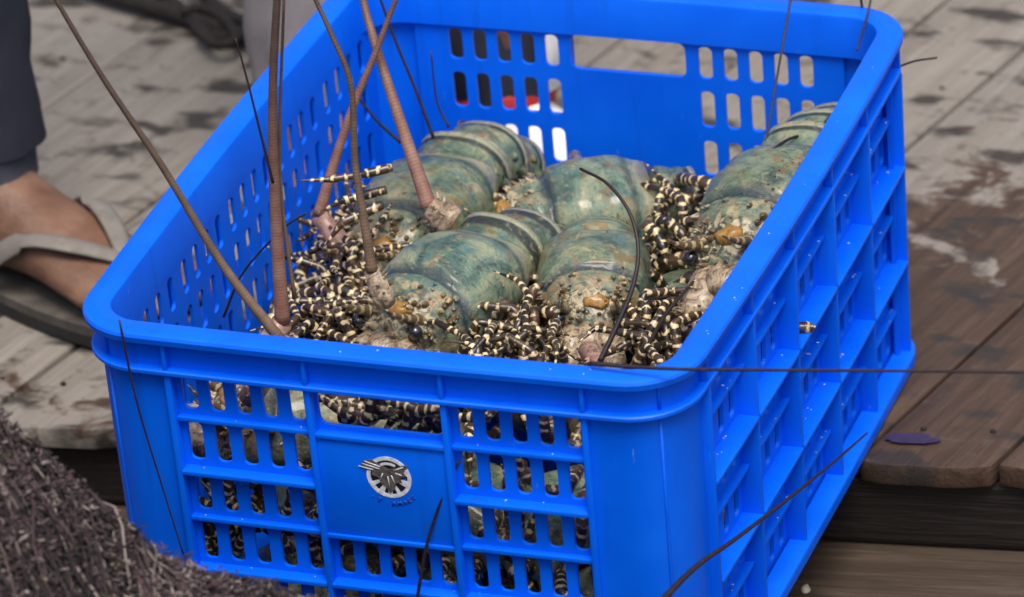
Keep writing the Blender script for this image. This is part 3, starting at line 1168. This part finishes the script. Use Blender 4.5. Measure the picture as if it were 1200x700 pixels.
    # tail fan
    dirv = Vector((-math.cos(ang) * math.cos(ty), -math.cos(ang) * math.sin(ty), -math.sin(ang)))
    upv = Vector((-math.sin(ang) * math.cos(ty), -math.sin(ang) * math.sin(ty), math.cos(ang)))
    side = dirv.cross(upv).normalized()
    for k, a in enumerate((0, -28, 28, -56, 56)):
        d2 = dirv * math.cos(R(a)) + side * math.sin(R(a))
        s2 = upv.cross(d2).normalized()
        m = MB()
        rings, sv = [], []
        for i in range(9):
            f = i / 8
            ww = 0.0135 * (0.35 + 0.65 * math.sin(math.pi * min(1, 0.15 + f * 0.62))) * (1 if f < 0.9 else 0.75)
            th = 0.0016 * (1.2 - f)
            c0 = pos + d2 * f * 0.045 + upv * (0.016 - 0.0012 * abs(k)) - upv * 0.004 * f * f
            rings.append([c0 + s2 * ww * math.cos(t) + upv * th * math.sin(t) for t in [2 * math.pi * j / 12 for j in range(12)]])
            sv.append(0.9 - 0.85 * f)
        m.rings(rings, sv)
        m.build('tail_fan_blade', tail, root, True, inside)
    # walking legs
    if legs:
        for sgn in (-1, 1):
            for k in range(5 - nleg, 5):
                bx = 0.038 - 0.0185 * k
                base = Vector((bx, sgn * 0.022, 0.010))
                fw = (0.50, 0.26, 0.0, -0.22, -0.42)[k] + r.uniform(-0.15, 0.15)
                d = Vector((math.sin(fw * 1.3), sgn * math.cos(fw * 1.3), 0))
                e1 = base + d * 0.028 + Vector((0, 0, r.uniform(-0.002, 0.006)))
                e2 = e1 + d * 0.030 * spread + Vector((r.uniform(0.0, 0.01), 0, r.uniform(-0.012, 0.010)))
                d2 = Vector((d.x + r.uniform(0.0, 0.7), d.y * r.uniform(0.3, 0.9), r.uniform(-0.6, 0.05))).normalized()
                e3 = e2 + d2 * r.uniform(0.030, 0.040)
                d3 = (d2 + Vector((r.uniform(-.2, .5), -sgn * r.uniform(0.0, 0.7), r.uniform(-0.9, -0.1)))).normalized()
                e4 = e3 + d3 * 0.026
                wp = [base, e1, e2, e3, e4]
                wp = [wp[0]] + [MI @ clampw(M @ p, 0.002) for p in wp[1:]]
                pts, rad = jointed(wp, 0.0056, 0.0034)
                m = MB()
                m.tube(pts, rad, 9)
                m.build('walking_leg', legmat, root)
    for path, r0, r1 in world_legs:
        pts, rad = jointed([MI @ Vector(p) for p in path], r0 / scale, r1 / scale)
        m = MB()
        m.tube(pts, rad, 9)
        m.build('walking_leg', legmat, root)
    # antennae: stout jointed base, then a long whip; paths are world points
    for sgn, path, r0, r1, mat, *rootpt in antennae:
        b0 = carapace_pt(0.98, sgn * 0.9) + Vector((-0.010, 0, -0.008))
        p1 = MI @ Vector(path[0])
        b0l = b0
        if rootpt:
            b0l = MI @ rootpt[0]
        elif (p1 - b0).length > 0.075:
            b0l = p1 + (b0 - p1).normalized() * 0.060
        m = MB()
        rad = max(r0 / scale * 1.55, 0.006)
        seg = [b0l, b0l.lerp(p1, 0.33), b0l.lerp(p1, 0.36), b0l.lerp(p1, 0.66), b0l.lerp(p1, 0.69), p1]
        m.tube(seg, [rad * 1.15, rad * 1.25, rad * 1.05, rad * 1.12, rad * 0.9, rad * 0.82], 10)
        axis = (p1 - b0l).normalized()
        for k in range(12):
            f = r.uniform(0.1, 0.95)
            pp = b0l.lerp(p1, f)
            n_ = axis.orthogonal().normalized()
            n_.rotate(Matrix.Rotation(r.uniform(0, 6.28), 3, axis))
            m.cone(pp + n_ * rad * 0.9, n_ + axis * 0.8, 0.0016, 0.0048, 5)
        if sgn in bare:
            base = root
        else:
            base = m.build('antenna_base', FACE if rootpt else PED, root)
        m = MB()
        pts = catmull([MI @ Vector(p) for p in path], 10)
        n = len(pts)
        m.tube(pts, [(r0 + (r1 - r0) * (i / (n - 1)) ** 0.52) / scale for i in range(n)], 9)
        m.build('antenna_whip', mat, base)
    for path, r0, r1, mat in feelers:
        pts = catmull([MI @ Vector(p) for p in path], 8)
        n = len(pts)
        m = MB()
        m.tube(pts, [(r0 + (r1 - r0) * i / (n - 1)) / scale for i in range(n)], 6)
        m.build('antennule', mat, root)
    return root


def pw(pxs, axis, v0, v1=None):
    """pixels -> world points on planes running from v0 to v1 along the path"""
    v1 = v0 if v1 is None else v1
    n = len(pxs)
    return [at(x, y, axis, v0 + (v1 - v0) * i / (n - 1)) for i, (x, y) in enumerate(pxs)]




def tangle(n, px, py, z, seed, size=1.0):
    """short bent legs sticking out of the heap inside a window of the photograph, at height z"""
    r = random.Random(seed)
    out = []
    for _ in range(int(n * 1.45)):
        x, y = r.uniform(*px), r.uniform(*py)
        p = at(x, y, 2, r.uniform(*z))
        a = r.uniform(0, 6.28)
        path = [p - Vector((math.cos(a) * 0.02, math.sin(a) * 0.02, 0.035))]
        path.append(p)
        for k in range(3):
            a += r.uniform(-1.0, 1.0)
            p = p + Vector((math.cos(a), math.sin(a), r.uniform(-0.5, 0.35))) * r.uniform(0.014, 0.026) * size
            path.append(clampw(p, 0.003))
        out.append((path, 0.0037 * size, 0.0016 * size))
    return out



def behind(n, px, py, y, seed):
    """legs pressed against the inside of the front wall"""
    r = random.Random(seed)
    out = []
    for _ in range(n):
        p = at(r.uniform(*px), r.uniform(*py), 1, r.uniform(*y))
        a = r.uniform(0, 6.28)
        path = [p + Vector((0, 0.03, 0)), p]
        for k in range(3):
            a += r.uniform(-1.1, 1.1)
            p = p + Vector((math.cos(a), r.uniform(-0.2, 0.2), math.sin(a))) * r.uniform(0.014, 0.022)
            path.append(clampw(p, 0.003))
        out.append((path, 0.0052, 0.0028))
    return out


# top layer
lobster('spiny lobster at the back left, pink antenna base, tail humped against the back wall', at(488, 232, 2, 0.190) - Vector((0, 0, 0.052)), -97, -13, 6, 1.08, 23, 1, SHELL, TAIL,
        antennae=[(1, pw([(503, 243), (478, 170), (455, 100), (436, 40), (424, -8), (404, -120), (392, -190)], 1, 0.31, 0.40), 0.0064, 0.0016, WHIP, at(532, 262, 1, 0.31)),
                  (-1, pw([(374, 252), (392, 190), (416, 120), (441, 60), (467, -8), (520, -140)], 1, 0.30, 0.36), 0.0050, 0.0014, WHIP)],
        world_legs=[(pw([(462, 196), (425, 205), (385, 211), (348, 212)], 1, 0.30, 0.27), 0.0038, 0.0016), (pw([(455, 222), (425, 230), (400, 236), (372, 250)], 1, 0.29, 0.27), 0.0036, 0.0022), (pw([(450, 240), (425, 250), (400, 262), (380, 290)], 1, 0.28, 0.25), 0.0040, 0.0026)],
        feelers=[(pw([(526, 150), (512, 118), (505, 60)], 1, 0.47, 0.48), 0.0010, 0.0006, WHIPD), (pw([(470, 168), (440, 140), (412, 104)], 1, 0.36, 0.36), 0.0014, 0.0009, WHIPD)])
lobster('spiny lobster in the front middle with black-striped raised tail, head down to the left', at(512, 318, 2, 0.205) - Vector((0, 0, 0.052)), -104, -6, 3, 1.06, 20, 2, SHELL2, TAILD,
        antennae=[(-1, pw([(436, 318), (426, 255), (416, 190), (411, 100), (388, 40), (366, -8), (320, -110)], 1, 0.15, 0.18), 0.0042, 0.0012, WHIP2, at(452, 356, 1, 0.155)),
                  (1, pw([(508, 162), (488, 108), (465, 52), (443, -8), (420, -70)], 1, 0.40, 0.42), 0.0014, 0.0009, WHIPD)], bare=(1,))
lobster('spiny lobster right of middle, head facing the front rim, round domed back', at(690, 303, 2, 0.200) - Vector((0, 0, 0.052)), -74, -6, -3, 0.95, 30, 3, SHELL, TAIL2, ang0=34,
        antennae=[(-1, pw([(703, 424), (724, 380), (742, 335), (748, 292), (738, 250), (712, 216), (680, 198)], 1, 0.10, 0.20), 0.0022, 0.0010, WHIPD),
                  (1, pw([(692, 426), (740, 430), (800, 433), (900, 434), (1040, 435), (1215, 437)], 1, 0.012, 0.0), 0.0016, 0.0009, WHIPD)], bare=(1,))
lobster('spiny lobster at the back middle with smooth round back, head turned left', at(668, 214, 2, 0.185) - Vector((0, 0, 0.052)), -152, -8, -6, 1.0, 24, 4, SHELL2, TAIL, ang0=30,
        world_legs=[(pw([(790, 240), (812, 232), (835, 226), (858, 218)], 1, 0.40, 0.42), 0.0044, 0.0034), (pw([(800, 262), (822, 258), (842, 250), (862, 246)], 1, 0.37, 0.38), 0.0044, 0.0036), (pw([(770, 258), (788, 264), (800, 275), (806, 292)], 1, 0.36, 0.34), 0.0048, 0.0030), (pw([(755, 262), (770, 275), (778, 292), (780, 310)], 1, 0.34, 0.32), 0.0048, 0.0030)])
lobster('spiny lobster lying along the right wall, tail raised to the back corner', at(905, 222, 2, 0.232) - Vector((0, 0, 0.054)), -95, -10, 14, 1.12, 7, 5, SHELL, TAIL2,
        antennae=[(1, pw([(868, 300), (905, 230), (950, 165), (1000, 110), (1060, 76), (1098, 68)], 0, 0.36, 0.44), 0.0020, 0.0007, WHIPD),
                  (-1, pw([(885, 282), (888, 215), (905, 178), (935, 160), (965, 164), (985, 180)], 0, 0.365, 0.40), 0.0018, 0.0009, WHIPD)],
        feelers=[(pw([(1008, -8), (1013, 40), (1005, 90), (985, 130)], 0, 0.39), 0.0011, 0.0008, WHIPD), (pw([(1022, -8), (1016, 20), (1004, 60)], 0, 0.40), 0.0009, 0.0008, WHIPD), (pw([(928, -8), (916, 60), (904, 130), (897, 170)], 0, 0.36), 0.0010, 0.0008, WHIPD)])
# lower layers
lobster('spiny lobster low by the front right corner with grey-brown legs, under the domed one', at(812, 345, 2, 0.165) - Vector((0, 0, 0.055)), -58, 6, 8, 0.98, 24, 6, SHELL, TAIL, LEG2,
        antennae=[(-1, pw([(772, 708), (815, 665), (862, 632), (930, 580), (985, 535), (1016, 508)], 0, 0.436, 0.452), 0.0028, 0.0007, WHIPD),
                  (1, pw([(758, 408), (778, 372), (800, 345), (822, 320)], 2, 0.19, 0.20), 0.0016, 0.0010, WHIPD)], bare=(-1, 1),
        world_legs=[([Vector((0.40, 0.262, 0.150)), at(928, 384, 0, 0.418), at(950, 384, 0, 0.430), at(956, 383, 0, 0.434)], 0.0040, 0.0036)])
lobster('pale green spiny lobster low at the front left, two thick antennae rising past the rim', Vector((0.110, 0.098, 0.128)), -150, 4, 0, 0.98, 26, 7, SHELLP, TAILP, LEG, nleg=3,
        antennae=[(1, pw([(330, 400), (262, 312), (190, 195), (121, 92), (61, -8), (20, -80)], 1, 0.055, 0.050), 0.0044, 0.0012, WHIP2),
                  (-1, pw([(331, 378), (324, 270), (320, 180), (320, 90), (325, -8), (330, -120)], 1, 0.11, 0.13), 0.0058, 0.0022, WHIP)],
        feelers=[(pw([(140, 376), (160, 470), (190, 570), (215, 650)], 1, -0.006), 0.0009, 0.0006, WHIPD), (pw([(345, 350), (328, 200), (333, -8)], 1, 0.12, 0.13), 0.0016, 0.0010, WHIP2), (pw([(320, 215), (305, 155), (290, 95), (276, 45)], 1, 0.10), 0.0012, 0.0006, WHIPD), (pw([(262, 372), (285, 320), (330, 270), (360, 250)], 1, 0.15), 0.0010, 0.0006, WHIPD)],
        world_legs=tangle(14, (335, 430), (300, 400), (0.165, 0.20), 71))
lobster('spiny lobster low behind the front wall, seen through the slots under the emblem', Vector((0.215, 0.095, 0.070)), 172, 0, 4, 1.0, 24, 8, SHELL, TAIL, LEG, nleg=3,
        feelers=[(pw([(488, 708), (500, 640), (516, 590), (538, 540)], 1, -0.001, 0.012), 0.0012, 0.0008, WHIPD)],
        world_legs=tangle(16, (545, 655), (372, 425), (0.165, 0.20), 72) + behind(15, (378, 515), (452, 512), (0.036, 0.060), 88) + [(pw([(382, 470), (410, 474), (440, 482), (470, 492)], 1, 0.045, 0.05), 0.0050, 0.0034), (pw([(395, 490), (430, 486), (470, 484), (505, 500)], 1, 0.05, 0.06), 0.0050, 0.0034)])
lobster('spiny lobster low behind the front wall, right of the emblem', Vector((0.325, 0.105, 0.070)), 18, 0, -6, 0.95, 26, 9, SHELL2, TAIL, LEG, nleg=3, world_legs=tangle(12, (745, 800), (340, 420), (0.165, 0.195), 73))
lobster('spiny lobster at the bottom of the heap by the left wall', Vector((0.095, 0.330, 0.065)), 80, 0, 0, 0.98, 16, 10, SHELL2, TAIL2, LEG, nleg=3, world_legs=tangle(14, (365, 440), (240, 320), (0.15, 0.19), 74))
lobster('spiny lobster buried under the middle of the heap', Vector((0.235, 0.270, 0.070)), -35, 0, 0, 0.98, 14, 11, SHELL, TAIL, LEG2, nleg=3, world_legs=tangle(10, (565, 635), (320, 375), (0.165, 0.19), 75) + tangle(5, (590, 640), (205, 245), (0.15, 0.17), 78))
lobster('spiny lobster buried under the back middle of the heap', Vector((0.270, 0.430, 0.055)), 10, 0, 0, 0.95, 20, 12, SHELL, TAIL, LEG, nleg=3, world_legs=tangle(15, (755, 850), (225, 320), (0.15, 0.19), 76))
lobster('spiny lobster flat on the crate floor at the front left', Vector((0.140, 0.075, 0.012)), 8, 0, 0, 0.95, 26, 13, SHELLP, TAILP, LEG, nleg=3, world_legs=behind(10, (230, 370), (560, 690), (0.035, 0.07), 81) + behind(6, (228, 290), (580, 680), (0.03, 0.06), 85))
lobster('spiny lobster flat on the crate floor at the front right', Vector((0.300, 0.085, 0.008)), 190, 0, 0, 0.95, 26, 14, SHELL, TAIL, LEG2, nleg=3, world_legs=behind(15, (380, 690), (490, 690), (0.035, 0.08), 82))


# ------------------------------------------------------------------ fishing net heap in the front left corner
sil = [(-120, 415), (-60, 452), (0, 492), (60, 542), (130, 602), (200, 652), (300, 692), (400, 708), (520, 735), (640, 790)]
RY = -0.25
prof = [(p.x, p.z) for p in (at(x, y, 1, RY) for x, y in sil)]
prof = [(-0.75, 0.0), (-0.45, 0.16), (-0.28, 0.235)] + prof + [(0.62, -0.0765)]
ZB = -0.0785


def net_h(x, y):
    zr = prof[0][1]
    for (a, za), (b, zb) in zip(prof, prof[1:]):
        if a <= x <= b:
            zr = za + (zb - za) * (x - a) / (b - a)
    if x > prof[-1][0]:
        zr = ZB
    g = math.exp(-((y - RY) / (0.055 if y > RY else 0.42)) ** 2)
    z = ZB + max(0.0, zr - ZB) * g
    z += 0.012 * g * noise.noise(Vector((x * 14, y * 14, 3))) + 0.006 * g * noise.noise(Vector((x * 45, y * 45, 7)))
    return z - 0.006


net = empty('fishing_net', Matrix.Translation((-0.1, RY, ZB)))
tag(net, 'heap of dark purple-brown fishing net in front of the blue crate', 'fishing net')
NI = Matrix.Translation((0.1, -RY, -ZB))
m = MB()
nx, ny = 110, 80
x0, x1, ya, yb = -0.72, 0.58, -0.95, -0.012
g = [[m.add((x0 + (x1 - x0) * i / nx, ya + (yb - ya) * j / ny, net_h(x0 + (x1 - x0) * i / nx, ya + (yb - ya) * j / ny)), 0.05 + 0.1 * abs(noise.noise(Vector((i * 0.7, j * 0.7, 0))))) for j in range(ny + 1)] for i in range(nx + 1)]
for i in range(nx):
    for j in range(ny):
        m.face(g[i][j], g[i + 1][j], g[i + 1][j + 1], g[i][j + 1])
m.build('net_core', NET, net, True, lambda v: NI @ v)['kind'] = 'stuff'
m = MB()
rg = random.Random(77)
count = 0
while count < 46000:
    # denser where the photograph looks
    if rg.random() < 0.62:
        x, y = rg.uniform(-0.08, 0.42), rg.uniform(-0.42, -0.10)
    else:
        x, y = rg.uniform(-0.6, 0.5), rg.uniform(-0.9, -0.05)
    z = net_h(x, y)
    if z < ZB + 0.012:
        if rg.random() < 0.9:
            count += 1
            continue
    count += 1
    long_ = rg.random() < 0.05
    ln = rg.uniform(0.04, 0.10) if long_ else rg.uniform(0.0025, 0.0085)
    a = rg.gauss(-0.75, 0.12) if long_ else rg.uniform(0, 6.28)
    d = Vector((math.cos(a), math.sin(a), 0))
    side = Vector((-d.y, d.x, 0))
    amp = ln * (0.06 if long_ else 0.2)
    ph = rg.uniform(0, 6.28)
    n = 7 if long_ else 3
    lift = rg.uniform(0.0, 0.004) + (0.006 if rg.random() < 0.1 else 0)
    pts = []
    zc_, dz_ = net_h(x, y) + 0.004, rg.uniform(-0.55, 0.55)
    for k in range(n):
        f = k / (n - 1) - 0.5
        p = Vector((x, y, 0)) + d * ln * f + side * amp * math.sin(ph + f * 6)
        p.z = net_h(p.x, p.y) + 0.0045 + lift * math.cos(f * 3.1) + rg.uniform(-0.001, 0.001)
        if not long_:
            p.z = zc_ + lift + dz_ * ln * f + rg.uniform(-0.0006, 0.0006)
        pts.append(p)
    patch = 0.5 + 0.9 * noise.noise(Vector((x * 18, y * 18, 1)))
    sv = min(0.93, max(0.0, rg.gauss(0.22 + 0.42 * patch, 0.24)))
    if rg.random() < 0.05:
        sv = rg.uniform(0.86, 0.98)
    if rg.random() < 0.006:
        sv = 1.0
    r0 = rg.uniform(0.0004, 0.0009) if rg.random() < 0.9 else rg.uniform(0.0009, 0.0016)
    i0 = len(m.v)
    m.tube(pts, r0, 3)
    for i in range(i0, len(m.v)):
        m.s[i] = sv
m.build('net_strand', NET, net, True, lambda v: NI @ v)['kind'] = 'stuff'


# ------------------------------------------------------------------ people behind the crate (legs only are in view)
def leg_body(m, bare_top=0.30):
    """bare foot with five toes and the lower leg; toes towards +x, heel at the origin, sole at z = 0"""
    sec = [(-0.004, .012, .010, .030), (0.004, .022, .004, .050), (.022, .030, .001, .070), (.046, .033, .000, .088), (.072, .034, .001, .086), (.098, .036, .004, .070), (.125, .039, .005, .057), (.150, .043, .003, .046), (.175, .046, .000, .037), (.198, .045, .000, .030), (.212, .041, .003, .024)]
    rings = []
    for x, w, z0, z1 in sec:
        ring = []
        for j in range(20):
            a = 2 * math.pi * j / 20
            ring.append(Vector((x, w * math.cos(a) + 0.004 * (x / 0.2) ** 2, (z0 + z1) / 2 + (z1 - z0) / 2 * math.sin(a))))
        rings.append(ring)
    m.rings(rings)
    for y, x0, ln, r in ((0.034, .196, .050, .0125), (0.014, .200, .042, .0088), (-0.002, .199, .037, .0084), (-0.018, .195, .032, .0080), (-0.032, .188, .027, .0076)):
        pts = [Vector((x0 - 0.02, y, r + 0.008)), Vector((x0 + ln * 0.4, y, r + 0.006)), Vector((x0 + ln * 0.75, y, r + 0.002)), Vector((x0 + ln * 0.95, y, r)), Vector((x0 + ln, y, r))]
        m.tube(pts, [r, r * 1.0, r * 1.03, r * 0.85, r * 0.35], 12)
    m.tube([(0.040, 0, 0.045), (0.040, 0, 0.085), (0.038, 0, 0.13), (0.034, 0, bare_top * 0.7), (0.030, 0, bare_top)], [0.034, 0.034, 0.035, 0.038, 0.040], 20)
    m.ball((0.040, 0.031, 0.082), 0.011)
    m.ball((0.040, -0.031, 0.078), 0.011)


def remesh(ob, vs=0.0032):
    md = ob.modifiers.new('merge', 'REMESH')
    md.mode = 'VOXEL'
    md.voxel_size = vs
    md.use_smooth_shade = True
    sm = ob.modifiers.new('soften', 'SMOOTH')
    sm.factor = 0.6
    sm.iterations = 5


def trouser(name, mat, root, z0, z1, r0, r1, seed, lean=(0, 0), cx=0.026):
    m = MB()
    nz, na = 46, 48
    outer, inner = [], []
    for i in range(nz + 1):
        f = i / nz
        z = z0 + (z1 - z0) * f
        ro, ri = [], []
        for j in range(na):
            a = 2 * math.pi * j / na
            r = r0 + (r1 - r0) * f
            fold = 0.0075 * noise.noise(Vector((math.cos(a) * 1.3 + seed, math.sin(a) * 1.3, z * 13))) * (1.5 - f)
            fold += 0.004 * noise.noise(Vector((math.cos(a) * 2.5, math.sin(a) * 2.5 + seed, z * 30)))
            rr_ = r + fold
            c = Vector((cx + lean[0] * (z - z0), lean[1] * (z - z0), z))
            ro.append(c + Vector((math.cos(a), math.sin(a), 0)) * rr_)
            ri.append(c + Vector((math.cos(a), math.sin(a), 0)) * (rr_ - 0.0035))
        outer.append(ro)
        inner.append(ri)
    m.rings(outer + inner[::-1], None, False, False)
    m.rings([outer[0], inner[0]], None, False, False)
    return m.build(name, mat, root)


def person(label, loc, heading, cloth, cuffmat, z0, r0, r1, seed, lean=(0, 0), cuff=True, sandal=True, shoe=False, stripe=False):
    root = empty('person', Matrix.Translation(loc) @ Matrix.Rotation(heading, 4, 'Z'))
    tag(root, label, 'person')
    lift = 0.019 if sandal else 0.010
    if not shoe:
        m = MB()
        leg_body(m)
        b = m.build('body', SKIN, root, True, lambda v: v + Vector((0, 0, lift)))
        remesh(b)
    tr = trouser('trouser_leg', cloth, root, z0 + (0.030 if cuff else 0), 0.85, r0, r1, seed, lean)
    if cuff:
        c = trouser('rolled_cuff', cuffmat, tr, z0, z0 + 0.045, r0 * 0.90, r0 * 0.88, seed + 4, lean)
    if sandal:
        m = MB()
        top, bot = [], []
        for k in range(40):
            a = 2 * math.pi * k / 40
            x = 0.118 + 0.146 * math.cos(a)
            f = (x + 0.028) / 0.292
            w = 0.036 + 0.014 * math.sin(math.pi * min(1, max(0, f * 0.9 - 0.15)))
            sy = math.copysign(abs(math.sin(a)) ** 0.62, math.sin(a))
            top.append(Vector((x, sy * w + 0.004, 0.0185)))
            bot.append(Vector((x, sy * w * 0.97 + 0.004, 0.0002)))
        midl = [t.lerp(b_, 0.45) for t, b_ in zip(top, bot)]
        ff = m
        m.rings([bot, midl], None, True, True)
        so = m.build('flip_flop', SOLE, root, False)
        m = MB()
        m.rings([midl, top], None, True, True)
        m.build('footbed', SOLETOP, so, False, lambda v: v + Vector((0, 0, 0.0004)))
        for sgn in (-1, 1):
            m = MB()
            path = catmull([(0.062, sgn * 0.044 + 0.003, 0.020), (0.084, sgn * 0.045 + 0.003, 0.046), (0.118, sgn * 0.037 + 0.002, 0.070), (0.152, sgn * 0.022 + 0.002, 0.069), (0.185, 0.004, 0.054), (0.194, 0.003, 0.040), (0.197, 0.003, 0.020)], 6)
            rings = []
            for i, p in enumerate(path):
                t = (path[min(i + 1, len(path) - 1)] - path[max(i - 1, 0)]).normalized()
                nrm = Vector((0.25, sgn * 0.75 if i < 12 else 0.0, 0.7))
                nrm = (nrm - t * nrm.dot(t)).normalized()
                bi = t.cross(nrm)
                w = 0.0085 if i < 18 else 0.0085 - 0.0050 * (i - 18) / 18
                rings.append([p + bi * w * math.cos(q) + nrm * 0.0027 * math.sin(q) for q in [2 * math.pi * j / 12 for j in range(12)]])
            m.rings(rings)
            m.build('strap', STRAP, so)
    if shoe:
        m = MB()
        sec = [(-0.012, .018, .012, .050), (0.0, .030, .004, .072), (.03, .036, .003, .085), (.07, .039, .003, .082), (.11, .042, .003, .068), (.16, .047, .003, .052), (.21, .046, .004, .042), (.245, .036, .006, .032), (.262, .020, .010, .024)]
        rings = []
        for x, w, za, zb in sec:
            rings.append([Vector((x, w * math.cos(a) * (1 - 0.25 * max(0, math.sin(a))), (za + zb) / 2 + (zb - za) / 2 * math.sin(a))) for a in [2 * math.pi * j / 22 for j in range(22)]])
        m.rings(rings)
        sh = m.build('shoe', WHITEP, root)
        m = MB()
        rings = []
        for f, z, r in ((0, 0.066, 0.041), (1, 0.074, 0.042), (2, 0.088, 0.040), (3, 0.092, 0.037)):
            rings.append([Vector((0.032 + r * 1.05 * math.cos(a), r * math.sin(a), z)) for a in [2 * math.pi * j / 24 for j in range(24)]])
        m.rings(rings, None, False, False)
        m.build('shoe_collar', REDP, sh)
        m = MB()
        m.tube([(0.032, 0, 0.04), (0.034, 0, 0.15), (0.036, 0, 0.25)], [0.033, 0.036, 0.045], 16)
        m.build('body', SKIN, root)
    if stripe:
        m = MB()
        rings = []
        for i in range(20):
            f = i / 19
            z = z0 + 0.01 + (0.8 - z0) * f
            r = r0 + (r1 - r0) * f + 0.0065
            rings.append([Vector((0.038 + lean[0] * (z - z0) + r * math.cos(a), lean[1] * (z - z0) + r * math.sin(a), z)) for a in [R(2 + 8 * j) for j in range(8)]])
        m.rings(rings, None, False, False, False)
        ob = m.build('side_stripe', WHITEP, tr)
        sd = ob.modifiers.new('thick', 'SOLIDIFY')
        sd.thickness = 0.002
    return root


h = Vector((0.92, -0.35, 0)).normalized()
post = at(146, 316, 2, 0.050)
heel = Vector((post.x, post.y, 0)) - h * 0.185
person('person in dark navy rolled trousers and a grey-strapped flip-flop, left of the crate', Vector((heel.x, heel.y, 0.001)), math.atan2(h.y, h.x), NAVY, NAVYC, 0.088, 0.060, 0.072, 3)
p2 = at(296, 60, 1, 0.70)
person('person in pale grey trousers standing behind the left rim of the crate', Vector((p2.x + 0.056 + 0.006, 0.70, 0.001)), R(-75), GREYC, GREYC, 0.04, 0.054, 0.062, 9, cuff=False, sandal=True)
p3 = at(556, 80, 1, 0.75)
person('person in dark trousers and white shoe with red collar, behind the back wall', Vector((p3.x, 0.75, 0.001)), R(-32), NAVY, NAVY, 0.085, 0.046, 0.062, 14, cuff=False, sandal=False, shoe=True, stripe=True)

# ------------------------------------------------------------------ dark ropes on the deck, top left
for k, (pxs, r, lab) in enumerate((
        ([(60, -30), (120, -8), (190, 12), (245, 30), (300, 48), (330, 66)], 0.0075, 'dark tarred rope, thickest of the tangle at the top left'),
        ([(150, -30), (205, 5), (238, 38), (262, 44), (288, 38), (318, 52)], 0.0055, 'dark thin rope looping over the thick one at the top left'),
        ([(200, -40), (232, -12), (262, 14), (286, 26), (320, 34)], 0.0060, 'dark rope running behind the tangle at the top left'),
        ([(212, 14), (236, 10), (262, 22), (276, 46), (252, 52), (230, 34)], 0.0045, 'dark coiled rope end inside the tangle at the top left'))):
    m = MB()
    pts = catmull([at(x, y, 2, 0.002 + r + 0.004 * k) for x, y in pxs], 10)
    org = pts[0].copy()
    m.tube([p - org for p in pts], r, 8)
    ob = m.build('rope', ROPE)
    ob.location = org
    tag(ob, lab, 'rope', 'dark ropes on the deck')

# ------------------------------------------------------------------ splashed drops and wet flecks on the crate
k = NT('clear water drop')
k.b.inputs['Transmission Weight'].default_value = 0.6
k.b.inputs['IOR'].default_value = 1.33
DROP = k.set((0.55, 0.75, 1.0), 0.08, 0.5)
m = MB()
rg = random.Random(9)
for side_, us, edges in (('right', ribs_s, 90), ('front', ribs_f, 22)):
    P = SIDE[side_]
    for _ in range(edges):
        z = rg.choice(LEDGE[1:6])
        u = rg.uniform(us[0] + 0.006, us[-1] - 0.006)
        if rg.random() < 0.7:
            i_ = rg.choice(range(len(us) - 1))
            u = us[i_] + (us[i_ + 1] - us[i_]) * rg.choice((0.125, 0.375, 0.625, 0.875)) + rg.gauss(0, 0.0025)
        r = rg.uniform(0.0004, 0.0011)
        if side_ == 'right':
            o = rg.uniform(0.0115, 0.0165)
            p = P(u, z + 0.0016 + r * 0.3, o)
            m.ball(p, (r * 1.3, r, r * 0.7), 7, 5)
        else:
            if ribs_f[1] < u < ribs_f[2] and z > 0.13:
                continue
            p = P(u, z + 0.0016 + r * 0.3, rg.uniform(0.0105, 0.0135))
            m.ball(p, (r, r * 1.2, r * 0.7), 7, 5)
for _ in range(14):
    a = rg.uniform(0, 1)
    y = rg.uniform(0.05, 0.5)
    o = rg.uniform(0.003, 0.017)
    r = rg.uniform(0.0004, 0.0010)
    if a < 0.6:
        p = Vector((W - o, y, H + r * 0.2))
    else:
        p = Vector((rg.uniform(0.05, 0.38), o, H + r * 0.2))
    m.ball(p, (r, r, r * 0.6), 7, 5)
tag(m.build('water_drop', DROP, crate, True, dfm), kind='stuff')
